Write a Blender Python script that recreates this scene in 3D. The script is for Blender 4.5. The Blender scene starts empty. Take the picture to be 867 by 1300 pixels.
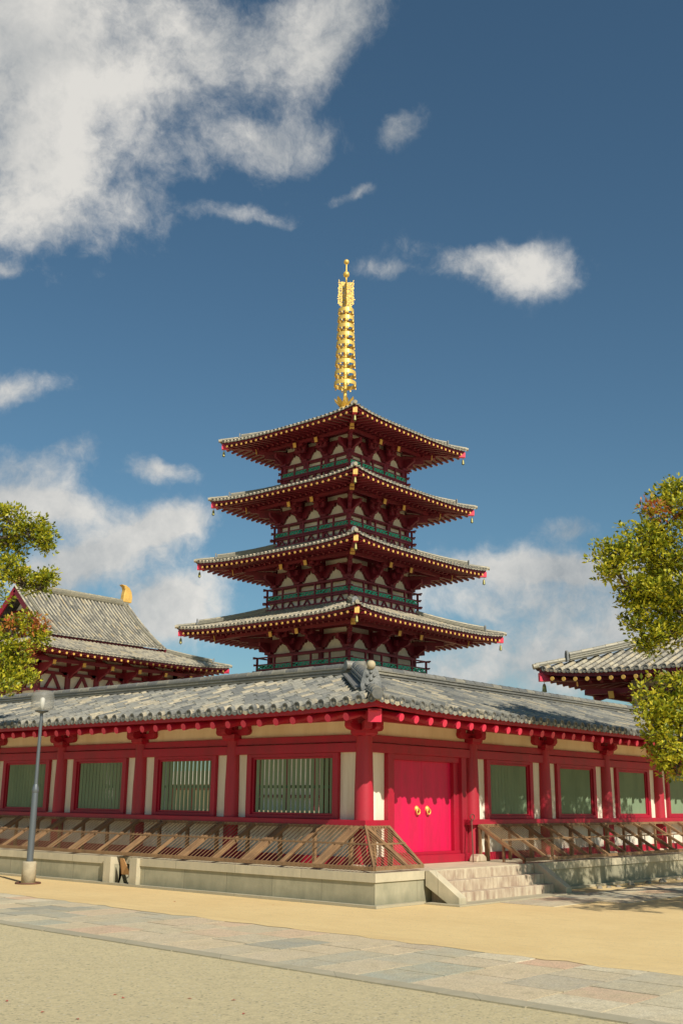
import bpy, math, random
from mathutils import Vector
R=random.Random(7)
PI=math.pi
scn=bpy.context.scene
COL=scn.collection
# ------------------------------------------------------------------ camera frame (metres, building axes)
CAM=Vector((-18.5769,-15.3103,1.95)); FOC=1385.24; YAW,PITCH,ROLL=.7121,.259,.0114
_c,_s=math.cos(YAW),math.sin(YAW); _cp,_sp=math.cos(PITCH),math.sin(PITCH)
FW=Vector((_c*_cp,_s*_cp,_sp)); RT=Vector((_s,-_c,0)); UP=Vector((-_c*_sp,-_s*_sp,_cp))
def ray(px,py):
    a,b=px-433.5,py-650; cr,sr=math.cos(ROLL),math.sin(ROLL)
    u=a*cr+b*sr; v=-a*sr+b*cr
    return (FW*FOC+RT*u-UP*v).normalized()
def at(px,py,d): return CAM+ray(px,py)*d
SUN=Vector((-.355,-1,.87)).normalized()
# ------------------------------------------------------------------ materials
def mat(name,col,rough=.6,**k):
    m=bpy.data.materials.new(name); m.use_nodes=True; nt=m.node_tree; n=nt.nodes; L=nt.links
    b=n['Principled BSDF']; b.inputs['Roughness'].default_value=rough
    b.inputs['Metallic'].default_value=k.get('metal',0)
    b.inputs['Base Color'].default_value=(*col,1)
    if 'coat' in k: b.inputs['Coat Weight'].default_value=k['coat']
    tc=n.new('ShaderNodeTexCoord'); geo=n.new('ShaderNodeNewGeometry')
    pos=geo.outputs['Position']
    out=None
    if 'var' in k:                      # (second colour, noise scale, amount)
        c2,sc,am=k['var']
        nz=n.new('ShaderNodeTexNoise'); nz.inputs['Scale'].default_value=sc; nz.inputs['Detail'].default_value=6; nz.inputs['Roughness'].default_value=.65
        mp=n.new('ShaderNodeMapping'); mp.inputs['Scale'].default_value=k.get('stretch',(1,1,1)); L.new(pos,mp.inputs[0]); L.new(mp.outputs[0],nz.inputs['Vector'])
        rp=n.new('ShaderNodeMapRange'); rp.inputs[1].default_value=.38; rp.inputs[2].default_value=.68; rp.inputs[4].default_value=am
        L.new(nz.outputs[0],rp.inputs[0])
        mx=n.new('ShaderNodeMix'); mx.data_type='RGBA'; mx.inputs[6].default_value=(*col,1); mx.inputs[7].default_value=(*c2,1)
        L.new(rp.outputs[0],mx.inputs[0]); out=mx.outputs[2]; L.new(out,b.inputs['Base Color'])
    if 'bump' in k:
        sc,st,dist=k['bump']
        nz=n.new('ShaderNodeTexNoise'); nz.inputs['Scale'].default_value=sc; nz.inputs['Detail'].default_value=5; L.new(pos,nz.inputs['Vector'])
        bp=n.new('ShaderNodeBump'); bp.inputs['Strength'].default_value=st; bp.inputs['Distance'].default_value=dist
        L.new(nz.outputs[0],bp.inputs['Height']); L.new(bp.outputs[0],b.inputs['Normal'])
    return m
def nd(nt,t,**k):
    x=nt.nodes.new(t)
    for a,v in k.items():
        if a.startswith('i'): x.inputs[int(a[1:])].default_value=v
        else: setattr(x,a,v)
    return x
def mixc(nt,f,a,b,mode='MIX'):
    x=nt.nodes.new('ShaderNodeMix'); x.data_type='RGBA'; x.blend_type=mode
    for i,v in ((0,f),(6,a),(7,b)):
        if hasattr(v,'is_linked'): nt.links.new(v,x.inputs[i])
        else: x.inputs[i].default_value=v if i==0 else (*v,1)
    return x.outputs[2]
def ramp(nt,f,stops):
    x=nt.nodes.new('ShaderNodeValToRGB'); e=x.color_ramp.elements
    while len(e)<len(stops): e.new(.5)
    for q,(p,c) in zip(e,stops): q.position=p; q.color=(*c,1)
    nt.links.new(f,x.inputs[0]); return x.outputs[0]
M={}
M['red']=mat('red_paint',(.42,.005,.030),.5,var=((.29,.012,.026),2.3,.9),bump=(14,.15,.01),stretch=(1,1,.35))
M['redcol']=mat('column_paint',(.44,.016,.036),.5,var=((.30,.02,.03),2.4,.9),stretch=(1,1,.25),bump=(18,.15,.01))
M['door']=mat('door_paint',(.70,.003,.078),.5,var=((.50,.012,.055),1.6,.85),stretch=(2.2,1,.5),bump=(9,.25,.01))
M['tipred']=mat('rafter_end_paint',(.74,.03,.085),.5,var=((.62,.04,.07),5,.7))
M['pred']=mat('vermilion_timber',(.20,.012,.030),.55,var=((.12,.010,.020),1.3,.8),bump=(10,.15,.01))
M['plaster']=mat('white_plaster',(.86,.81,.66),.85,var=((.60,.52,.37),3.4,.75),stretch=(1,1,.14),bump=(25,.2,.01))
M['cream']=mat('cream_bounce_plaster',(.90,.77,.53),.85,var=((.70,.54,.31),1.3,.7),stretch=(1,1,.3),bump=(25,.15,.01))  # ochre plaster tone with warm bounce off the sand mixed into the colour
M['pplaster']=mat('pagoda_plaster',(.80,.76,.65),.85,var=((.5,.46,.38),1.2,.5))
M['gold']=mat('gilded_metal',(.82,.57,.14),.40,metal=.3,var=((.64,.42,.09),3,.7),bump=(20,.25,.02))
M['goldcap']=mat('yellow_painted_end',(.80,.50,.12),.5,var=((.62,.34,.07),4,.6))
M['green']=mat('green_lattice_paint',(.04,.52,.33),.5,var=((.03,.38,.24),3,.6))
M['bars']=mat('green_bars_paint',(.22,.30,.17),.6,var=((.16,.23,.13),2,.8),stretch=(1,1,.3))
M['wood']=mat('weathered_brown_wood',(.30,.175,.08),.7,var=((.16,.09,.045),3,.8),bump=(30,.3,.01),stretch=(1,1,1))
M['stepstone']=mat('step_granite',(.58,.49,.34),.8,var=((.27,.16,.11),6,.85),stretch=(1,.3,.28),bump=(35,.4,.01))
M['metal']=mat('grey_painted_steel',(.12,.135,.145),.42,metal=.25,var=((.12,.14,.15),2,.8),stretch=(1,1,.3))
M['darkiron']=mat('rusty_iron',(.16,.07,.04),.7,var=((.08,.04,.03),6,.8))
M['concrete']=mat('lamp_base_concrete',(.50,.43,.29),.85,var=((.30,.25,.16),4,.8),bump=(25,.4,.01))
M['bell']=mat('aged_bronze_bell',(.34,.29,.10),.5,metal=.5,var=((.25,.3,.12),6,.8))
M['shibi']=mat('golden_ridge_horn',(.85,.52,.13),.45,metal=.2,var=((.6,.35,.08),2,.7))
M['orn']=mat('ridge_end_tile',(.24,.24,.22),.7,var=((.10,.11,.11),4,.9),bump=(20,.6,.03))
M['ball']=mat('pale_ridge_tile',(.50,.40,.23),.7,var=((.4,.34,.24),5,.8))
M['board']=mat('orange_plywood',(.60,.32,.12),.7,var=((.42,.22,.1),5,.7))
M['dark']=mat('dark_recess',(.03,.03,.03),.9)
M['bark']=mat('tree_bark',(.09,.065,.045),.9,var=((.045,.035,.028),5,.9),bump=(12,.7,.03))
M['rock']=mat('field_stone',(.30,.26,.19),.85,var=((.18,.16,.12),8,.8),bump=(15,.6,.03))
M['leafred']=mat('fallen_leaf_red',(.50,.05,.03),.6)
M['pathjoint']=mat('path_joint_soil',(.22,.17,.09),.95,var=((.40,.30,.16),3,.8))
M['soffit']=mat('soffit_board',(.42,.05,.045),.7,var=((.30,.06,.05),2,.7))
M['psoffit']=mat('pagoda_soffit_board',(.34,.25,.20),.8,var=((.22,.15,.12),2,.7))
# platform stone with slab joints
def stone_mat(name,c1,c2,joint,bx,bz,off=.0):
    m=bpy.data.materials.new(name); m.use_nodes=True; nt=m.node_tree; n=nt.nodes; L=nt.links; b=n['Principled BSDF']; b.inputs['Roughness'].default_value=.85
    g=n.new('ShaderNodeNewGeometry'); sep=n.new('ShaderNodeSeparateXYZ'); L.new(g.outputs['Position'],sep.inputs[0])
    ad=nd(nt,'ShaderNodeMath',operation='SUBTRACT'); L.new(sep.outputs[0],ad.inputs[0]); L.new(sep.outputs[1],ad.inputs[1])
    cb=n.new('ShaderNodeCombineXYZ'); L.new(ad.outputs[0],cb.inputs[0]); L.new(sep.outputs[2],cb.inputs[1])
    br=n.new('ShaderNodeTexBrick'); br.offset=0; br.inputs['Scale'].default_value=1; br.inputs['Brick Width'].default_value=bx; br.inputs['Row Height'].default_value=bz
    br.inputs['Mortar Size'].default_value=.006; br.inputs['Mortar Smooth'].default_value=.3
    br.inputs['Color1'].default_value=(*c1,1); br.inputs['Color2'].default_value=(*[x*.86 for x in c1],1); br.inputs['Mortar'].default_value=(*joint,1)
    L.new(cb.outputs[0],br.inputs['Vector'])
    nz=nd(nt,'ShaderNodeTexNoise',i2=2.2,i3=7.,i4=.7); mp=nd(nt,'ShaderNodeMapping',i3=(1,1,.45)); L.new(g.outputs['Position'],mp.inputs[0]); L.new(mp.outputs[0],nz.inputs['Vector'])
    mr=nd(nt,'ShaderNodeMapRange',i1=.4,i2=.66,i4=.75); L.new(nz.outputs[0],mr.inputs[0])
    # water staining near the foot, a real stain with a wavy edge
    nz2=nd(nt,'ShaderNodeTexNoise',i2=3.,i3=4.); L.new(g.outputs['Position'],nz2.inputs['Vector'])
    mm=nd(nt,'ShaderNodeMath',operation='MULTIPLY_ADD',i1=.35); L.new(nz2.outputs[0],mm.inputs[0]); L.new(sep.outputs[2],mm.inputs[2])
    mr2=nd(nt,'ShaderNodeMapRange',i1=.22,i2=.42,i3=.5,i4=0.); L.new(mm.outputs[0],mr2.inputs[0])
    c=mixc(nt,mr.outputs[0],br.outputs[0],c2); c=mixc(nt,mr2.outputs[0],c,(c2[0]*.6,c2[1]*.62,c2[2]*.6)); L.new(c,b.inputs['Base Color'])
    bz_=nd(nt,'ShaderNodeTexNoise',i2=40.,i3=4.); L.new(g.outputs['Position'],bz_.inputs['Vector'])
    bp=nd(nt,'ShaderNodeBump',i0=.35,i1=.01); L.new(bz_.outputs[0],bp.inputs['Height']); L.new(bp.outputs[0],b.inputs['Normal'])
    return m
M['stone']=stone_mat('platform_stone',(.42,.38,.25),(.25,.24,.155),(.09,.08,.055),1.35,10)
M['cap']=stone_mat('coping_stone',(.60,.52,.35),(.42,.37,.25),(.16,.13,.09),1.9,10)
# roof tile: UV holds (row, course) numbers so that every tile gets its own tone
def tile_mat(name,stops,stain,am):
    m=bpy.data.materials.new(name); m.use_nodes=True; nt=m.node_tree; n=nt.nodes; L=nt.links; b=n['Principled BSDF']; b.inputs['Roughness'].default_value=.5
    b.inputs['Specular IOR Level'].default_value=.6
    uv=n.new('ShaderNodeTexCoord'); fl=nd(nt,'ShaderNodeVectorMath',operation='FLOOR'); L.new(uv.outputs['UV'],fl.inputs[0])
    wn=nd(nt,'ShaderNodeTexWhiteNoise',noise_dimensions='2D'); L.new(fl.outputs[0],wn.inputs['Vector'])
    c=ramp(nt,wn.outputs[0],stops)
    g=n.new('ShaderNodeNewGeometry')
    nz=nd(nt,'ShaderNodeTexNoise',i2=.9,i3=7.,i4=.7); L.new(g.outputs['Position'],nz.inputs['Vector'])
    mr=nd(nt,'ShaderNodeMapRange',i1=.4,i2=.7,i4=am); L.new(nz.outputs[0],mr.inputs[0])
    c=mixc(nt,mr.outputs[0],c,stain)
    nz2=nd(nt,'ShaderNodeTexNoise',i2=14.,i3=6.,i4=.7); L.new(g.outputs['Position'],nz2.inputs['Vector'])
    mr2=nd(nt,'ShaderNodeMapRange',i1=.35,i2=.7,i3=.78,i4=1.18); L.new(nz2.outputs[0],mr2.inputs[0])
    cc=nd(nt,'ShaderNodeVectorMath',operation='SCALE'); L.new(c,cc.inputs[0]); L.new(mr2.outputs[0],cc.inputs['Scale']); L.new(cc.outputs[0],b.inputs['Base Color'])
    bp=nd(nt,'ShaderNodeBump',i0=.3,i1=.01); L.new(nz2.outputs[0],bp.inputs['Height']); L.new(bp.outputs[0],b.inputs['Normal'])
    return m
ST=[(0,(.14,.14,.125)),(.25,(.21,.205,.175)),(.5,(.28,.265,.215)),(.75,(.35,.325,.25)),(.9,(.45,.38,.25)),(1,(.54,.46,.31))]
M['tile']=tile_mat('grey_roof_tile',ST,(.14,.145,.13),.5)
M['ptile']=tile_mat('beige_roof_tile',[(0,(.24,.22,.17)),(.3,(.36,.32,.24)),(.6,(.46,.41,.30)),(.85,(.56,.49,.34)),(1,(.50,.40,.24))],(.30,.27,.2),.4)  # beige tones, paler than the grey corridor tiles
M['pan']=tile_mat('dirty_shaded_pan_tile',[(0,(.07,.075,.07)),(.5,(.12,.12,.11)),(.85,(.19,.18,.15)),(1,(.26,.22,.14))],(.08,.08,.07),.5)  # colour darkened for dirt and for the shade between cover rows
M['ridge']=tile_mat('ridge_tile',[(0,(.15,.15,.135)),(.5,(.22,.21,.18)),(1,(.33,.30,.22))],(.12,.12,.11),.6)
M['pridge']=tile_mat('beige_ridge_tile',[(0,(.26,.24,.18)),(.5,(.36,.33,.24)),(1,(.45,.39,.26))],(.24,.22,.16),.5)  # beige ridge tones, paler than the grey ridge tiles
M['disc']=mat('eave_disc_tile',(.10,.105,.10),.6,var=((.22,.21,.18),5,.7),bump=(30,.5,.01))
# ground
def ground_mat(name,c1,c2,c3,peb,pebcol,bump,patch=.5):
    m=bpy.data.materials.new(name); m.use_nodes=True; nt=m.node_tree; n=nt.nodes; L=nt.links; b=n['Principled BSDF']; b.inputs['Roughness'].default_value=.95
    g=n.new('ShaderNodeNewGeometry'); P=g.outputs['Position']
    a=nd(nt,'ShaderNodeTexNoise',i2=patch,i3=8.,i4=.65); L.new(P,a.inputs['Vector']); ma=nd(nt,'ShaderNodeMapRange',i1=.35,i2=.68); L.new(a.outputs[0],ma.inputs[0])
    c=mixc(nt,ma.outputs[0],c1,c2)
    sc_=nd(nt,'ShaderNodeTexNoise',i2=2.6,i3=6.,i4=.7); mp_=nd(nt,'ShaderNodeMapping',i3=(2.2,.5,1)); L.new(P,mp_.inputs[0]); L.new(mp_.outputs[0],sc_.inputs['Vector']); ms_=nd(nt,'ShaderNodeMapRange',i1=.5,i2=.72,i4=.5); L.new(sc_.outputs[0],ms_.inputs[0])
    c=mixc(nt,ms_.outputs[0],c,tuple(q*.80 for q in c2))
    d=nd(nt,'ShaderNodeTexNoise',i2=22.,i3=9.,i4=.8); L.new(P,d.inputs['Vector']); md=nd(nt,'ShaderNodeMapRange',i1=.42,i2=.62,i4=.6); L.new(d.outputs[0],md.inputs[0])
    c=mixc(nt,md.outputs[0],c,c3)
    d2=nd(nt,'ShaderNodeTexNoise',i2=7.,i3=10.,i4=.85); L.new(P,d2.inputs['Vector']); md2=nd(nt,'ShaderNodeMapRange',i1=.50,i2=.66,i4=.45 if peb[1]>.2 else .22); L.new(d2.outputs[0],md2.inputs[0])
    c=mixc(nt,md2.outputs[0],c,tuple(q*.72 for q in c3))
    v=nd(nt,'ShaderNodeTexVoronoi',i2=peb[0]); L.new(P,v.inputs['Vector'])
    hs=nd(nt,'ShaderNodeSeparateColor'); L.new(v.outputs['Color'],hs.inputs[0])
    gt=nd(nt,'ShaderNodeMath',operation='GREATER_THAN',i1=1-peb[1]); L.new(hs.outputs[0],gt.inputs[0])
    lt=nd(nt,'ShaderNodeMath',operation='LESS_THAN',i1=.42); L.new(v.outputs['Distance'],lt.inputs[0])
    ml=nd(nt,'ShaderNodeMath',operation='MULTIPLY'); L.new(gt.outputs[0],ml.inputs[0]); L.new(lt.outputs[0],ml.inputs[1])
    pc=ramp(nt,hs.outputs[1],pebcol)
    c=mixc(nt,ml.outputs[0],c,pc); L.new(c,b.inputs['Base Color'])
    ad=nd(nt,'ShaderNodeMath',operation='MULTIPLY_ADD',i1=.6); L.new(ml.outputs[0],ad.inputs[0]); ad2=nd(nt,'ShaderNodeMath',operation='MULTIPLY_ADD',i1=1.6); L.new(d2.outputs[0],ad2.inputs[0]); L.new(d.outputs[0],ad2.inputs[2]); L.new(ad2.outputs[0],ad.inputs[2])
    bp=nd(nt,'ShaderNodeBump',i0=bump,i1=.012); L.new(ad.outputs[0],bp.inputs['Height']); L.new(bp.outputs[0],b.inputs['Normal'])
    return m
M['sand']=ground_mat('yellow_sand',(.78,.58,.265),(.69,.49,.21),(.62,.47,.24),(55,.06),[(0,(.30,.24,.15)),(1,(.55,.47,.33))],.35)
M['gravel']=ground_mat('grey_gravel_sand',(.66,.55,.31),(.70,.58,.32),(.47,.39,.22),(28,.36),[(0,(.30,.26,.16)),(.5,(.52,.44,.25)),(1,(.68,.60,.42))],1.0,.7)
def paving_mat():
    m=bpy.data.materials.new('stone_paving'); m.use_nodes=True; nt=m.node_tree; n=nt.nodes; L=nt.links; b=n['Principled BSDF']; b.inputs['Roughness'].default_value=.8
    g=n.new('ShaderNodeNewGeometry'); uv=n.new('ShaderNodeTexCoord')
    fl=nd(nt,'ShaderNodeVectorMath',operation='FLOOR'); L.new(uv.outputs['UV'],fl.inputs[0])
    wn=nd(nt,'ShaderNodeTexWhiteNoise',noise_dimensions='2D'); L.new(fl.outputs[0],wn.inputs['Vector'])
    c=ramp(nt,wn.outputs[0],[(0,(.30,.31,.26)),(.15,(.50,.46,.33)),(.4,(.66,.53,.34)),(.55,(.42,.43,.33)),(.7,(.72,.46,.29)),(.85,(.60,.53,.36)),(1,(.76,.66,.46))])
    nz=nd(nt,'ShaderNodeTexNoise',i2=1.4,i3=8.,i4=.75); L.new(g.outputs['Position'],nz.inputs['Vector']); mr=nd(nt,'ShaderNodeMapRange',i1=.38,i2=.66,i4=.6); L.new(nz.outputs[0],mr.inputs[0])
    c=mixc(nt,mr.outputs[0],c,(.58,.47,.27))
    nz3=nd(nt,'ShaderNodeTexNoise',i2=5.5,i3=10.,i4=.8); L.new(g.outputs['Position'],nz3.inputs['Vector']); mr3=nd(nt,'ShaderNodeMapRange',i1=.48,i2=.66,i4=.45); L.new(nz3.outputs[0],mr3.inputs[0])
    c=mixc(nt,mr3.outputs[0],c,(.30,.25,.16))
    nz2=nd(nt,'ShaderNodeTexNoise',i2=38.,i3=8.,i4=.85); L.new(g.outputs['Position'],nz2.inputs['Vector']); mr2=nd(nt,'ShaderNodeMapRange',i1=.4,i2=.62,i3=.72,i4=1.25); L.new(nz2.outputs[0],mr2.inputs[0])
    cc=nd(nt,'ShaderNodeVectorMath',operation='SCALE'); L.new(c,cc.inputs[0]); L.new(mr2.outputs[0],cc.inputs['Scale']); L.new(cc.outputs[0],b.inputs['Base Color'])
    bp=nd(nt,'ShaderNodeBump',i0=.6,i1=.01); L.new(nz2.outputs[0],bp.inputs['Height']); L.new(bp.outputs[0],b.inputs['Normal'])
    return m
M['paving']=paving_mat()
def leaf_mat(name,stops):
    m=bpy.data.materials.new(name); m.use_nodes=True; nt=m.node_tree; n=nt.nodes; L=nt.links; b=n['Principled BSDF']; b.inputs['Roughness'].default_value=.45
    b.inputs['Specular IOR Level'].default_value=.35
    uv=n.new('ShaderNodeTexCoord'); fl=nd(nt,'ShaderNodeVectorMath',operation='FLOOR'); L.new(uv.outputs['UV'],fl.inputs[0])
    wn=nd(nt,'ShaderNodeTexWhiteNoise',noise_dimensions='2D'); L.new(fl.outputs[0],wn.inputs['Vector'])
    c=ramp(nt,wn.outputs[0],stops); L.new(c,b.inputs['Base Color'])
    t=n.new('ShaderNodeBsdfTranslucent'); L.new(c,t.inputs[0]); mx=nd(nt,'ShaderNodeMixShader',i0=.38); L.new(b.outputs[0],mx.inputs[1]); L.new(t.outputs[0],mx.inputs[2])
    L.new(mx.outputs[0],n['Material Output'].inputs[0]); return m
M['leaf']=leaf_mat('camphor_leaves',[(0,(.07,.11,.012)),(.3,(.24,.28,.02)),(.65,(.52,.50,.03)),(1,(.70,.60,.05))])
M['leafo']=leaf_mat('young_orange_leaves',[(0,(.45,.20,.04)),(.5,(.60,.14,.05)),(1,(.5,.34,.05))])
def glass_mat():
    m=mat('frosted_lamp_glass',(.36,.35,.30),.5); b=m.node_tree.nodes['Principled BSDF']
    b.inputs['Alpha'].default_value=.34
    return m
M['glass']=glass_mat()
M['bulb']=mat('white_lamp_tube',(.9,.87,.75),.4)
# ------------------------------------------------------------------ mesh builder
class MB:
    def __init__(s): s.v=[];s.f=[];s.m=[];s.uv=[];s.sm=[]
    def add(s,vs,fs,mi=0,uv=(0,0),smooth=False):
        o=len(s.v); s.v.extend([tuple(p) for p in vs])
        for f in fs: s.f.append([i+o for i in f]); s.m.append(mi); s.uv.append(uv); s.sm.append(smooth)
    def box(s,a,b,mi=0,uv=(0,0)):
        (x0,y0,z0),(x1,y1,z1)=a,b
        if x0>x1:x0,x1=x1,x0
        if y0>y1:y0,y1=y1,y0
        if z0>z1:z0,z1=z1,z0
        s.add([(x0,y0,z0),(x1,y0,z0),(x1,y1,z0),(x0,y1,z0),(x0,y0,z1),(x1,y0,z1),(x1,y1,z1),(x0,y1,z1)],
              [(0,3,2,1),(4,5,6,7),(0,1,5,4),(1,2,6,5),(2,3,7,6),(3,0,4,7)],mi,uv)
    def beam(s,p,q,w,h,mi=0,cap=None,uv=(0,0),w2=None,h2=None):
        p=Vector(p);q=Vector(q);d=(q-p).normalized(); r=d.cross(Vector((0,0,1)))
        if r.length<1e-4: r=Vector((1,0,0))
        r.normalize(); u=r.cross(d).normalized(); w2=w2 or w; h2=h2 or h
        vs=[]
        for c,ww,hh in ((p,w,h),(q,w2,h2)):
            for a,b in ((-1,-1),(1,-1),(1,1),(-1,1)): vs.append(c+r*(a*ww/2)+u*(b*hh/2))
        s.add(vs,[(0,1,5,4),(1,2,6,5),(2,3,7,6),(3,0,4,7)],mi,uv)
        s.add(vs[:4],[(3,2,1,0)],mi,uv); s.add(vs[4:],[(0,1,2,3)],mi if cap is None else cap,uv)
    def cyl(s,p,q,r0,r1,n=12,mi=0,cap=None,caps=True,uv=(0,0)):
        p=Vector(p);q=Vector(q);d=(q-p).normalized(); a=Vector((0,0,1)) if abs(d.z)<.9 else Vector((1,0,0)); x=d.cross(a).normalized(); y=d.cross(x).normalized()
        vs=[p+(x*math.cos(2*PI*i/n)+y*math.sin(2*PI*i/n))*r0 for i in range(n)]+[q+(x*math.cos(2*PI*i/n)+y*math.sin(2*PI*i/n))*r1 for i in range(n)]
        s.add(vs,[(i,(i+1)%n,n+(i+1)%n,n+i)[::-1] for i in range(n)],mi,uv,True)
        if caps:
            s.add(vs[:n],[tuple(range(n))],mi,uv); s.add(vs[n:],[tuple(range(n-1,-1,-1))],mi if cap is None else cap,uv)
    def lathe(s,c,prof,n=16,mi=0,smooth=True):
        vs=[]
        for r,z in prof:
            for i in range(n): vs.append((c[0]+r*math.cos(2*PI*i/n),c[1]+r*math.sin(2*PI*i/n),c[2]+z))
        fs=[]
        for k in range(len(prof)-1):
            for i in range(n): fs.append((k*n+i,k*n+(i+1)%n,(k+1)*n+(i+1)%n,(k+1)*n+i))
        s.add(vs,fs,mi,(0,0),smooth)
    def prism(s,pts,off,mi=0):
        n=len(pts);off=Vector(off); vs=[Vector(p) for p in pts]+[Vector(p)+off for p in pts]
        s.add(vs,[tuple(range(n-1,-1,-1)),tuple(range(n,2*n))]+[(i,(i+1)%n,n+(i+1)%n,n+i) for i in range(n)],mi)
    def quad(s,a,b,c,d,mi=0,uv=(0,0)): s.add([a,b,c,d],[(0,1,2,3)],mi,uv)
    def build(s,name,mats,parent=None,bevel=0,loc=None):
        me=bpy.data.meshes.new(name); me.from_pydata(s.v,[],s.f)
        mats=mats if isinstance(mats,(list,tuple)) else [mats]
        for m in mats: me.materials.append(M[m])
        me.polygons.foreach_set('material_index',s.m); me.polygons.foreach_set('use_smooth',s.sm)
        uvl=me.uv_layers.new(name='UVMap'); arr=[]
        for f,uv in zip(s.f,s.uv):
            for _ in f: arr.extend(uv)
        uvl.data.foreach_set('uv',arr)
        me.update(); o=bpy.data.objects.new(name,me); COL.objects.link(o)
        if loc: o.location=loc
        if parent: o.parent=parent
        if bevel:
            b=o.modifiers.new('b','BEVEL'); b.width=bevel; b.segments=2; b.limit_method='ANGLE'; b.angle_limit=.8
        return o
def tag(o,label=None,cat=None,group=None,kind=None):
    if label:o['label']=label
    if cat:o['category']=cat
    if group:o['group']=group
    if kind:o['kind']=kind
    return o
def empty(name,label,cat,loc=(0,0,0),group=None,parent=None):
    o=bpy.data.objects.new(name,None); COL.objects.link(o); o.location=loc; o.empty_display_size=.3
    if parent: o.parent=parent
    return tag(o,label,cat,group)
def inst(o,parent,loc,rz=0):
    c=o.copy(); COL.objects.link(c); c.parent=parent; c.location=loc; c.rotation_euler=(0,0,rz); return c
# ------------------------------------------------------------------ roof tiles
def tile_slope(mb,O,A,B,zf,u0,u1,srange,sp=.335,r=.085,seg=.30,cover=True,disc=True,row0=0,cs=6,mt=0):
    """rows of half-round cover tiles over stepped pan tiles on one slope"""
    O=Vector(O);A=Vector(A);B=Vector(B)
    def P(u,s,h=0): q=O+A*u+B*s; return Vector((q.x,q.y,zf(u,s)+h))
    n=max(1,round((u1-u0)/sp)); sp=(u1-u0)/n
    for k in range(n+1):
        uc=u0+k*sp; row=row0+k
        sa,sb=srange(uc)
        if sb-sa<.06: continue
        if cover:
            q=sa; j=0; e0=sa+seg*R.uniform(.35,1)
            while q<sb-.02:
                e=min(q+seg,sb) if j else min(e0,sb); rr=r*R.uniform(.95,1.04); du=R.uniform(-.006,.006); dz=R.uniform(-.004,.006)
                vs=[]
                for ss,rad in ((q-.012,rr*1.08),(e,rr*.92)):
                    for i in range(cs+1):
                        a=PI*i/cs; vs.append(P(uc+du+math.cos(a)*rad,ss,.018+dz+math.sin(a)*rad*1.12))
                mb.add(vs,[(i,i+1,cs+2+i,cs+1+i) for i in range(cs)]+[tuple(range(cs,-1,-1))],mt,(row+.5,j+.5),False)
                q=e; j+=1
            if disc and sa<.01:                 # round eave-end tile with a sunk face
                c=P(uc,-.045,.02); dr=r*1.14; nn=12
                back=P(uc,.06,.03)
                f=-B
                def ring(c0,rad): return [c0+A*(math.cos(2*PI*i/nn)*rad)+Vector((0,0,math.sin(2*PI*i/nn)*rad)) for i in range(nn)]
                r0=ring(back,dr*.92);r1=ring(c,dr);r2=ring(c-B*.0,dr*.74);r3=ring(c+B*.022,dr*.70)
                vs=r0+r1+r2+r3; fs=[]
                for t in range(3):
                    for i in range(nn): fs.append((t*nn+i,t*nn+(i+1)%nn,(t+1)*nn+(i+1)%nn,(t+1)*nn+i))
                fs.append(tuple(range(3*nn,4*nn)))
                mb.add(vs,fs[:nn],mt,(row+.5,990.5)); mb.add(vs,fs[nn:],2)
        # pan tile strip between this row and the next
        if k<n:
            un=uc+sp; s2a,s2b=srange(un); a0,b0=max(sa,s2a) if sa>0.01 or s2a>0.01 else 0,min(sb,s2b)
            b0=max(sb,s2b) if b0<=0 else b0
            lo=min(sa,s2a); hi=max(sb,s2b)
            q=lo
            while q<hi-.02:
                e=min(q+seg,hi)
                ql,qr=max(q,sa),max(q,s2a); el,er=min(e,sb),min(e,s2b)
                el=max(el,min(q,sb));er=max(er,min(q,s2b)); ql=min(ql,el) if ql>el else ql; qr=min(qr,er) if qr>er else qr
                um=(uc+un)/2; qm=(ql+qr)/2; em=(el+er)/2
                vs=[P(uc,ql,.03),P(um,qm,-.005),P(un,qr,.03),P(uc,el,.0),P(um,em,-.035),P(un,er,.0)]
                ro=5000+row
                mb.add(vs,[(0,1,4,3)[::-1],(1,2,5,4)[::-1]],1,(ro+.5,int(q/seg)+.5))
                if q<.01:
                    v2=[P(uc,-.03,.03),P(um,-.03,-.005),P(un,-.03,.03),P(un,-.03,-.02),P(um,-.03,-.085),P(uc,-.03,-.02)]
                    mb.add(v2,[(0,1,4,5),(1,2,3,4)],mt,(ro+.5,991.5)); mb.add([v2[0],v2[1],v2[2],vs[2],vs[1],vs[0]],[(0,1,4,5),(1,2,3,4)],mt,(ro+.5,0.5))
                else: mb.add([vs[0],vs[1],vs[2],P(un,qr,-.01),P(um,qm,-.04),P(uc,ql,-.01)],[(0,1,4,5),(1,2,3,4)],1,(ro+.5,int(q/seg)+.5))
                q=e
def ridge_bar(mb,pts,w=.34,h=.34,layers=4,top=.09,mt=0,seed=0):
    """stacked flat tiles capped by a round tile along a 3-D polyline"""
    for a,b in zip(pts[:-1],pts[1:]):
        a=Vector(a);b=Vector(b);L=(b-a).length; n=max(1,round(L/.45))
        for i in range(n):
            p=a.lerp(b,i/n);q=a.lerp(b,(i+1)/n)
            for l in range(layers):
                z=h*(l+.5)/layers; g=h/layers
                mb.beam(p+Vector((0,0,z-g*.2)),q+Vector((0,0,z-g*.2)),w*.78,g*.62,mt,uv=(i//5+.5+seed,l+40.5))
                mb.beam(p+Vector((0,0,z+g*.28)),q+Vector((0,0,z+g*.28)),w*(1.04-.05*l)+R.uniform(-.006,.006),g*.34,mt,uv=(i//3+.5+seed,l+20.5))
            mb.cyl(p+Vector((0,0,h+.01)),q+Vector((0,0,h+.01)),top*1.06,top*.94,10,mt,uv=(i+.5+seed,60.5))
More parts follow.
